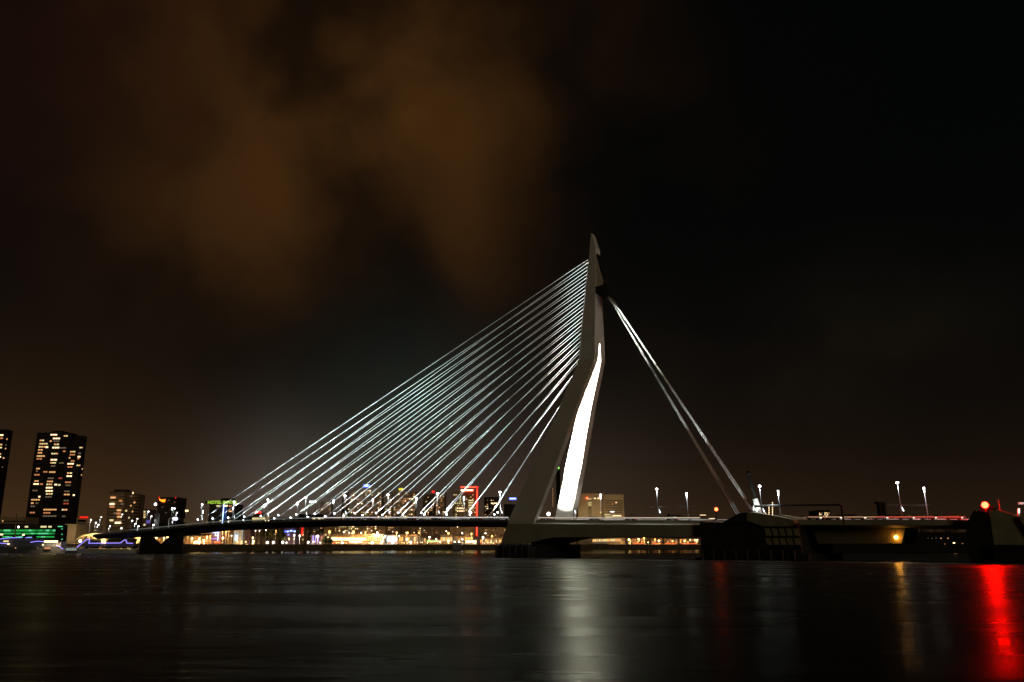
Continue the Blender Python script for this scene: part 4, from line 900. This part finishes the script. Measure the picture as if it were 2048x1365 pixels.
low_wh = [(535, 1085, 2.6), (546.5, 1085, 2.6), (565.5, 1085, 2.8), (573, 1085.7, 1.6), (616.5, 1085, 2.6), (627, 1084, 1.5), (640.5, 1085.7, 1.3), (684.7, 1086, 2.6), (744.6, 1085.5, 2.8), (764, 1084, 2.0), (784.7, 1086, 2.6), (814, 1079, 2.2), (821.5, 1084.7, 2.4), (880, 1084, 1.6), (909, 1084, 1.6), (918, 1084, 1.6), (924.5, 1079, 1.8)]
for i, (x, y, r_) in enumerate(low_wh): quay_lamp(x, y, 'lamp_soft', r_ * .75, 'low white lamp close to the far quay edge, %s from the left' % ORD[i], 'low white lamps on the far quay', 8, 24000 if r_ > 2.1 else 9000)
rt = [(1258, 1080, 3.0), (1261, 1082.5, 1.8), (1277, 1079, 2.4), (1288, 1077, 2.6), (1310, 1079, 1.6), (1318, 1082, 2.6), (1345, 1083, 1.8), (1369, 1082.5, 1.8), (1393, 1082, 2.4), (1296, 1085, 1.0)]
for i, (x, y, r_) in enumerate(sorted(rt)): quay_lamp(x, y, 'lamp_orange' if i % 2 else 'lamp_gold', r_ * .7, 'orange quay lamp seen below the back span, %s from the left' % ORD[i], 'orange lamps below the back span', 20, 22000)
gp_ = [(335, 1075, 2.2), (342, 1073, 1.4), (313, 1076, 2.4), (304, 1072, 2.0), (328, 1076.5, 2.2), (321, 1090, 1.0), (376, 1068, 1.4)]
for i, (x, y, r_) in enumerate(sorted(gp_)): quay_lamp(x, y, 'lamp_gold', r_ * .75, 'golden lamp seen through or beside the north pier, %s from the left' % ORD[i], 'golden lamps at the north pier', 20, 14000)
# lamps of the bank at right
for i, (x, y, r_, k) in enumerate(((1856, 1077, 1.0, 'win_dim'), (1864, 1077.5, 1.2, 'win_dim'), (1872, 1076.5, 1.3, 'win_dim'), (1882, 1077, 1.6, 'win_warm'), (1896, 1077, 1.6, 'win_warm'), (1890, 1088.5, 1.2, 'win_orange'), (1908, 1086.5, 2.2, 'lamp_gold'), (1925, 1087.5, 1.4, 'win_orange'))):
    d = 596; c = W(x, y, d); t = thing('bank_lamp', c, 'small lamp on the dark right bank, %s from the left' % ORD[i], 'lamp', 'lamps on the dark right bank')
    MB().ball(c, r_ * d / F, 6, 4, .5).build('lamp_head', k, t); MB().tube(Vector((c.x, d, 1)), c, .1, n=4).build('post', 'dark_steel', t)

# lamp posts on the left approach
app = [(182, 1040, 566), (192, 1046, 560), (197, 1050, 556), (202.5, 1035, 590), (220, 1053, 560), (244.5, 1029.5, 580), (243, 1057, 552), (264.5, 1042, 552), (275, 1038, 570), (271, 1048, 560), (277, 1053, 556), (297, 1023.5, 590), (303, 1033, 560), (307, 1050.5, 548), (349.5, 1017.5, 560), (354, 1026, 540)]
app.sort()
for i, (x, y, d) in enumerate(app):
    c = W(x, y, d); zb = 11.0 if x > 230 else 8.5
    t = thing('street_lamp', Vector((c.x - .4, d, zb)), 'white street lamp on the left bridge approach, %s from the left' % ORD[i], 'street lamp', 'lamps on the left approach')
    MB().tube(Vector((c.x - .5, d, zb)), c + Vector((-.5, 0, .2)), .17, .10, 6).tube(c + Vector((-.5, 0, .2)), c + Vector((.5, 0, .3)), .09, n=5).build('post', 'lamp_grey', t)
    MB().ball(c, .45, 8, 5, .7).build('lamp_head', 'lamp_white' if i % 3 else 'lamp_soft', t); lamp_light('lamp_light', c + Vector((-.2, -.9, -.7)), 2200, (.95, .96, 1), t, .4, aim=(0, .1, -1), cone=140)
rd = MB(); rr_ = []
for (px, zz) in ((165, 8.4), (205, 9.3), (240, 10.9), (300, 12.0), (380, 12.6)):
    x = W(px, 1080, 565).x; rr_.append([Vector((x, 568, zz)), Vector((x, 604, zz)), Vector((x, 604, zz - .9)), Vector((x, 568, zz - .9))])
rd.loft(rr_)
tag(rd.build('approach_road', 'asphalt'), 'dark ramp road rising to the bridge deck at the left', None, None, 'structure')
# sign gantry on the approach
d = 548; a = W(338.5, 1037, d); b = W(360, 1038.5, d); t = thing('road_sign_gantry', Vector((a.x, d, 13)), 'white road sign frame on the left approach', 'sign gantry')
MB().tube(Vector((a.x, d, 12.5)), a, .28).tube(a, b, .22).build('frame', 'parapet', t); MB().box(W(346, 0, d).x if False else W(346, 1037, d).x, W(355, 1037, d).x, d - .4, d - .25, W(0, 1041, d).z, W(0, 1035, d).z).build('sign_panel', 'neon_white', t)
t = thing('fair_lamp_mast', Vector((W(372, 1040, 620).x, 620, QZ)), 'slim mast with twin lamps beyond the first cable foot', 'mast')
MB().tube(Vector((W(372, 1023, 620).x, 620, QZ)), W(372, 1023, 620), .25).build('post', 'lamp_grey', t)
for x in (372, 375): MB().ball(W(x, 1022, 619), .55, 6, 4).build('lamp', 'lamp_gold', t)
MB().box(W(368, 1040, 619).x, W(376, 1040, 619).x, 618.5, 619, W(0, 1045, 619).z, W(0, 1037.5, 619).z).build('panel', 'beige_wall', t)

# curved, gold-lit approach viaduct with stairs
ap = thing('approach_viaduct', W(215, 1088, 560), 'pale curved concrete viaduct edge glowing gold above the tour boat', 'viaduct')
def arc(pts, d0, d1, th, name, m):
    r = []
    n = len(pts)
    for i, (x, y) in enumerate(pts):
        d = d0 + (d1 - d0) * i / (n - 1); c = W(x, y, d); r.append([c, c + Vector((0, 9, 0)), c + Vector((0, 9, -th)), c + Vector((0, 0, -th))])
    return MB().loft(r).build(name, m, ap)
arc([(149, 1083), (153, 1077.5), (160, 1072.5), (170, 1069), (184, 1067), (205, 1067.3), (232, 1070), (262, 1072), (283, 1072)], 566, 552, 1.5, 'arch_edge', 'beige_wall')
arc([(176, 1073.5), (200, 1075.5), (225, 1075.2), (255, 1074), (282, 1073.8)], 562, 553, .9, 'soffit_beam', 'beige_wall')
for x0 in (204, 209, 275): a = W(x0, 1075, 558); MB().hexa([Vector((a.x - 1.2, 558, QZ - 3)), Vector((a.x + .4, 558, QZ - 3)), Vector((a.x + .4, 560, QZ - 3)), Vector((a.x - 1.2, 560, QZ - 3)), a + Vector((0, 0, 0)), a + Vector((1.8, 0, 0)), a + Vector((1.8, 2, 0)), a + Vector((0, 2, 0))]).build('column', 'beige_wall', ap)
a = W(140, 1089, 585); b = W(284, 1089, 585); MB().box(a.x, b.x, 572, 615, -.5, 4.6).build('lower_quay', 'quay_stone', ap)
for (x, y, p_) in ((170, 1080, 26000), (235, 1074, 15000), (270, 1078, 18000), (205, 1079, 15000)): lamp_light('viaduct_light', W(x, y, 549), p_, (1, .68, .28), ap, .5, aim=(0, 1, .5), cone=130)
MB().ball(W(160.5, 1082.5, 556), .85, 8, 5).build('lamp', 'lamp_soft', ap)
MB().ball(W(235.5, 1071, 554), .6, 8, 5).build('lamp', 'lamp_gold', ap); MB().ball(W(282, 1084, 550), .5, 8, 5).build('lamp', 'lamp_soft', ap)

# ------------------------------------------------------------------ boats
def boat(name, x0, x1, yb, d, deckpx, label, sup, neon, neonm, wins, cat='tour boat', hullm='hull_white'):
    a = W(x0, yb, d); b = W(x1, yb, d); t = thing(name, Vector(((a.x + b.x) / 2, d, 0)), label, cat)
    h = deckpx * d / F; r = []
    for k, (f, wd) in enumerate(((0, .1), (.06, 2.4), (.2, 4.5), (.5, 5), (.85, 4.8), (1, 3.6))):
        x = a.x + (b.x - a.x) * f; sheer = h * (1 + .25 * (1 - f) ** 4)
        r.append([Vector((x, d - wd, sheer)), Vector((x + (1.2 if f == 0 else 0), d - wd * .75, -.4)), Vector((x + (1.2 if f == 0 else 0), d + wd * .75, -.4)), Vector((x, d + wd, sheer))])
    MB().loft(r).build('hull', hullm, t)
    for (sx0, sx1, y0, y1, mm) in sup:
        p0 = W(sx0, y1, d - 3); p1 = W(sx1, y0, d - 3)
        MB().hexa([Vector((p0.x - 1, d - 3.6, p0.z)), Vector((p1.x, d - 3.6, p0.z)), Vector((p1.x, d + 3.6, p0.z)), Vector((p0.x - 1, d + 3.6, p0.z)), Vector((p0.x + .6, d - 3.3, p1.z)), Vector((p1.x - .4, d - 3.3, p1.z)), Vector((p1.x - .4, d + 3.3, p1.z)), Vector((p0.x + .6, d + 3.3, p1.z))]).build('superstructure', mm, t)
    for pts in neon: MB().path([W(x, y, d - 5.3) for x, y in pts], .2, 5).build('neon_line', neonm, t)
    for (x, y, w_, h_, mm) in wins: window(t, x, y, w_, h_, d - 5.2, mm)
    return t
boat('tour_boat', 152, 276, 1104.5, 535, 8, 'white tour boat outlined with one violet neon line', [(168, 272, 1088, 1093.5, 'hull_dark'), (170, 268, 1093.7, 1097, 'glass_dark'), (174, 184, 1081, 1088, 'hull_dark')],
     [[(154, 1095), (172, 1080), (180, 1079), (177, 1087), (241, 1086.5), (249, 1080.3), (252.5, 1080.3), (253, 1086.8), (266, 1087)]], 'neon_violet',
     [(242.5, 1097.5, 1.4, 1.6, 'win_yellow'), (256, 1096.5, 1.2, 1.5, 'win_yellow'), (259.5, 1098, 1.6, 2, 'win_yellow'), (203, 1098, 2, 3, 'win_dim'), (209, 1091, 4, 2.5, 'win_dim')])
t = boat('party_boat', -30, 134, 1105, 560, 10, 'long dark party boat with arched violet neon roof lines and a glaring deck light', [(-20, 124, 1084, 1095, 'hull_dark'), (2, 84, 1078, 1084, 'hull_dark')],
     [[(-8, 1080), (4, 1078), (22, 1076), (43, 1075.6)], [(51, 1075.8), (64, 1075.6)], [(61, 1085), (74, 1083), (88, 1083.6)], [(113, 1091), (120, 1094), (126, 1099)], [(-6, 1086), (15, 1088)]], 'neon_violet',
     [(102, 1083.5, 26, 3.2, 'shop_hot'), (95, 1097, 12, 3, 'win_orange'), (86, 1090, 3, 2.5, 'win_bright'), (17, 1088.5, 4, 2.4, 'win_bright'), (75, 1096, 2, 1.6, 'win_dim'), (31, 1096.5, 1.6, 1.6, 'win_warm'), (12, 1083, 10, 3, 'win_yellow'), (47, 1070, 4, 2.4, 'shop_hot'), (3, 1069.5, 6, 2.6, 'win_bright')], 'party boat', 'hull_dark')
lamp_light('deck_glare', W(102, 1080, 550), 9000, (1, .7, .4), t, 1, aim=(0, .5, -1), cone=130)
d = 545; a = W(132, 1096.5, d); b = W(157.5, 1096.5, d); t = thing('lit_name_board', Vector((a.x, d, 0)), 'small white lit name board low between the two boats', 'name board')
MB().box(a.x, b.x, d, d + .5, W(0, 1101, d).z, a.z).build('panel', emit('board_white', (.75, .95, .85), .55), t)
for k in range(8): c = W(133.5 + k * 3.1, 1098.8, d - .1); MB().box(c.x - .3, c.x + .25, d - .15, d - .02, c.z - .5, c.z + .6).build('character', 'black_wall', t)
MB().box(a.x, b.x, d + .1, d + 3, -.4, W(0, 1102, d).z).build('pontoon', 'hull_dark', t)
t = thing('ship_mast', W(32, 1090, 600), 'thin wooden ship mast in front of the green lit office', 'mast')
MB().tube(Vector((W(30, 1085, 600).x, 600, 0)), W(33.5, 1028, 600), .55, .3, 6).build('spar', 'brown_wall', t); MB().tube(W(29, 1075, 600), W(31, 1048, 598), .2).build('yard', 'brown_wall', t)
MB().ball(W(37, 1054.5, 598), .7, 6, 4).build('lamp', 'lamp_soft', t)
# landing stage + dark barge along the quay left of the pylon
d = 905; t = building('moored_barge', 905, 922, 1085.5, 930, 'hull_dark', 'small dark barge moored below the white kiosk lamps', 'barge', 6, base=0.2, roof=False)
for x in (908, 912, 916, 920): window(t, x, 1088.3, 2, 1.4, 929.8, 'win_dim')

# ------------------------------------------------------------------ trees
def tree(px, ytop, d, wpx, label, group, base=QZ, seed=0):
    r = random.Random(seed); tp = W(px, ytop, d); g0 = Vector((tp.x, d, base)); hgt = tp.z - base; rad = wpx * d / F / 2
    t = thing('tree', g0, label, 'tree', group)
    m = MB(); m.tube(g0, g0 + Vector((0, 0, hgt * .5)), .35, .18, 6)
    for k in range(4):
        an = r.uniform(0, 6.28); m.tube(g0 + Vector((0, 0, hgt * .35)), g0 + Vector((math.cos(an) * rad * .6, math.sin(an) * rad * .6, hgt * r.uniform(.6, .85))), .14, .05, 4)
    m.build('trunk', 'bark', t)
    m = MB(); cl = [(r.uniform(-1, 1) * .7, r.uniform(-1, 1) * .7, r.uniform(.35, .92)) for _ in range(14)]
    for k in range(900):
        cx_, cy_, cz_ = r.choice(cl)
        p = g0 + Vector(((cx_ + r.gauss(0, .22)) * rad, (cy_ + r.gauss(0, .22)) * rad, min(1.0, (cz_ + r.gauss(0, .10))) * hgt)); s = r.uniform(.22, .5)
        e1 = Vector((r.uniform(-1, 1), r.uniform(-1, 1), r.uniform(-1, 1))).normalized() * s; e2 = e1.orthogonal().normalized() * s * .7
        o = len(m.v); m.v += [p - e1, p + e2, p + e1, p - e2]; m.f.append((o, o + 1, o + 2, o + 3))
    m.build('crown', 'leaf', t)
tr = [(529, 1060, 18), (541, 1057, 20), (556, 1059, 18), (566, 1066, 12)]
for i, (x, y, w_) in enumerate(tr): tree(x, y, edge(x) + 45, w_, 'dark tree in the row of four on the far quay, %s from the left' % ORD[i], 'dark trees on the far quay', seed=i)
for i, (x, y, w_) in enumerate(((648, 1074, 11), (661, 1078, 9))): tree(x, y, edge(x) + 20, w_, ('broad dark bush tree left of the market hall', 'small dark bush tree touching the market hall')[i], 'dark bush trees by the market hall', seed=10 + i)
for i, (x, y, w_) in enumerate(((1815, 1033, 26), (1838, 1029, 30), (1864, 1031, 28), (1890, 1033, 30), (1908, 1029, 26), (1938, 1023, 34), (1985, 1022, 30), (2003, 1027, 24), (1742, 1031, 26))):
    tree(x, y, 620 + (i % 3) * 12, w_, 'black tree on the skyline beyond the lifting span, %s in the row' % ORD[i], 'black skyline trees at the right', base=6.2, seed=20 + i)
tree(1262, 1030, 860, 22, 'round dark tree behind the thin pole right of the banded office', None, seed=40)
# small hut and frame on the south pier
t = thing('control_cabin', B(160.5, 6, 14.6), 'dark control cabin with sloping roof on the south pier', 'cabin')
prism([(158.8, 14.65), (162.5, 14.65), (162.8, 15.9), (160.6, 16.5), (159.2, 15.6)], 3, 10).build('wall', 'pier_dark', t); prism([(158.6, 15.95), (160.6, 16.9), (163.2, 16.2), (163.2, 15.95), (160.6, 16.55)], 2.6, 10.4).build('roof', 'dark_steel', t)
s1_, z1_ = un(2036, 1040, -12); t = thing('white_portal', B(s1_, -12, 11.6), 'white barrier portal at the right edge of the picture', 'portal')
MB().tube(B(s1_, -12, 11.5), B(s1_ + .6, -12, un(2038, 1017, -12)[1]), .42, .3, 6).build('post', 'parapet', t); zz = un(2042, 1007, -12)[1]
MB().hexa([B(s1_ + .6, -12.3, zz - .3), B(s1_ + 5, -12.3, zz - .3), B(s1_ + 5, -11.7, zz - .3), B(s1_ + .6, -11.7, zz - .3), B(s1_ + .6, -12.3, zz + .3), B(s1_ + 5, -12.3, zz + .3), B(s1_ + 5, -11.7, zz + .3), B(s1_ + .6, -11.7, zz + .3)]).build('beam', 'parapet', t)
lamp_light('portal_light', B(s1_ + 1.2, -14.5, 12.5), 5000, (.95, 1, 1), t, .3, aim=V * .5 + Vector((0, 0, 1)), cone=90)
s1_, _ = un(2002, 1025, -10); tag(MB().tube(B(s1_, -10, 12), B(s1_ - .3, -10, 17.8), .1, .06, 5).build('flag_pole', 'lamp_grey'), 'thin bare grey pole between the red signal and the white portal', 'pole')
# far distant shore filler: city mass
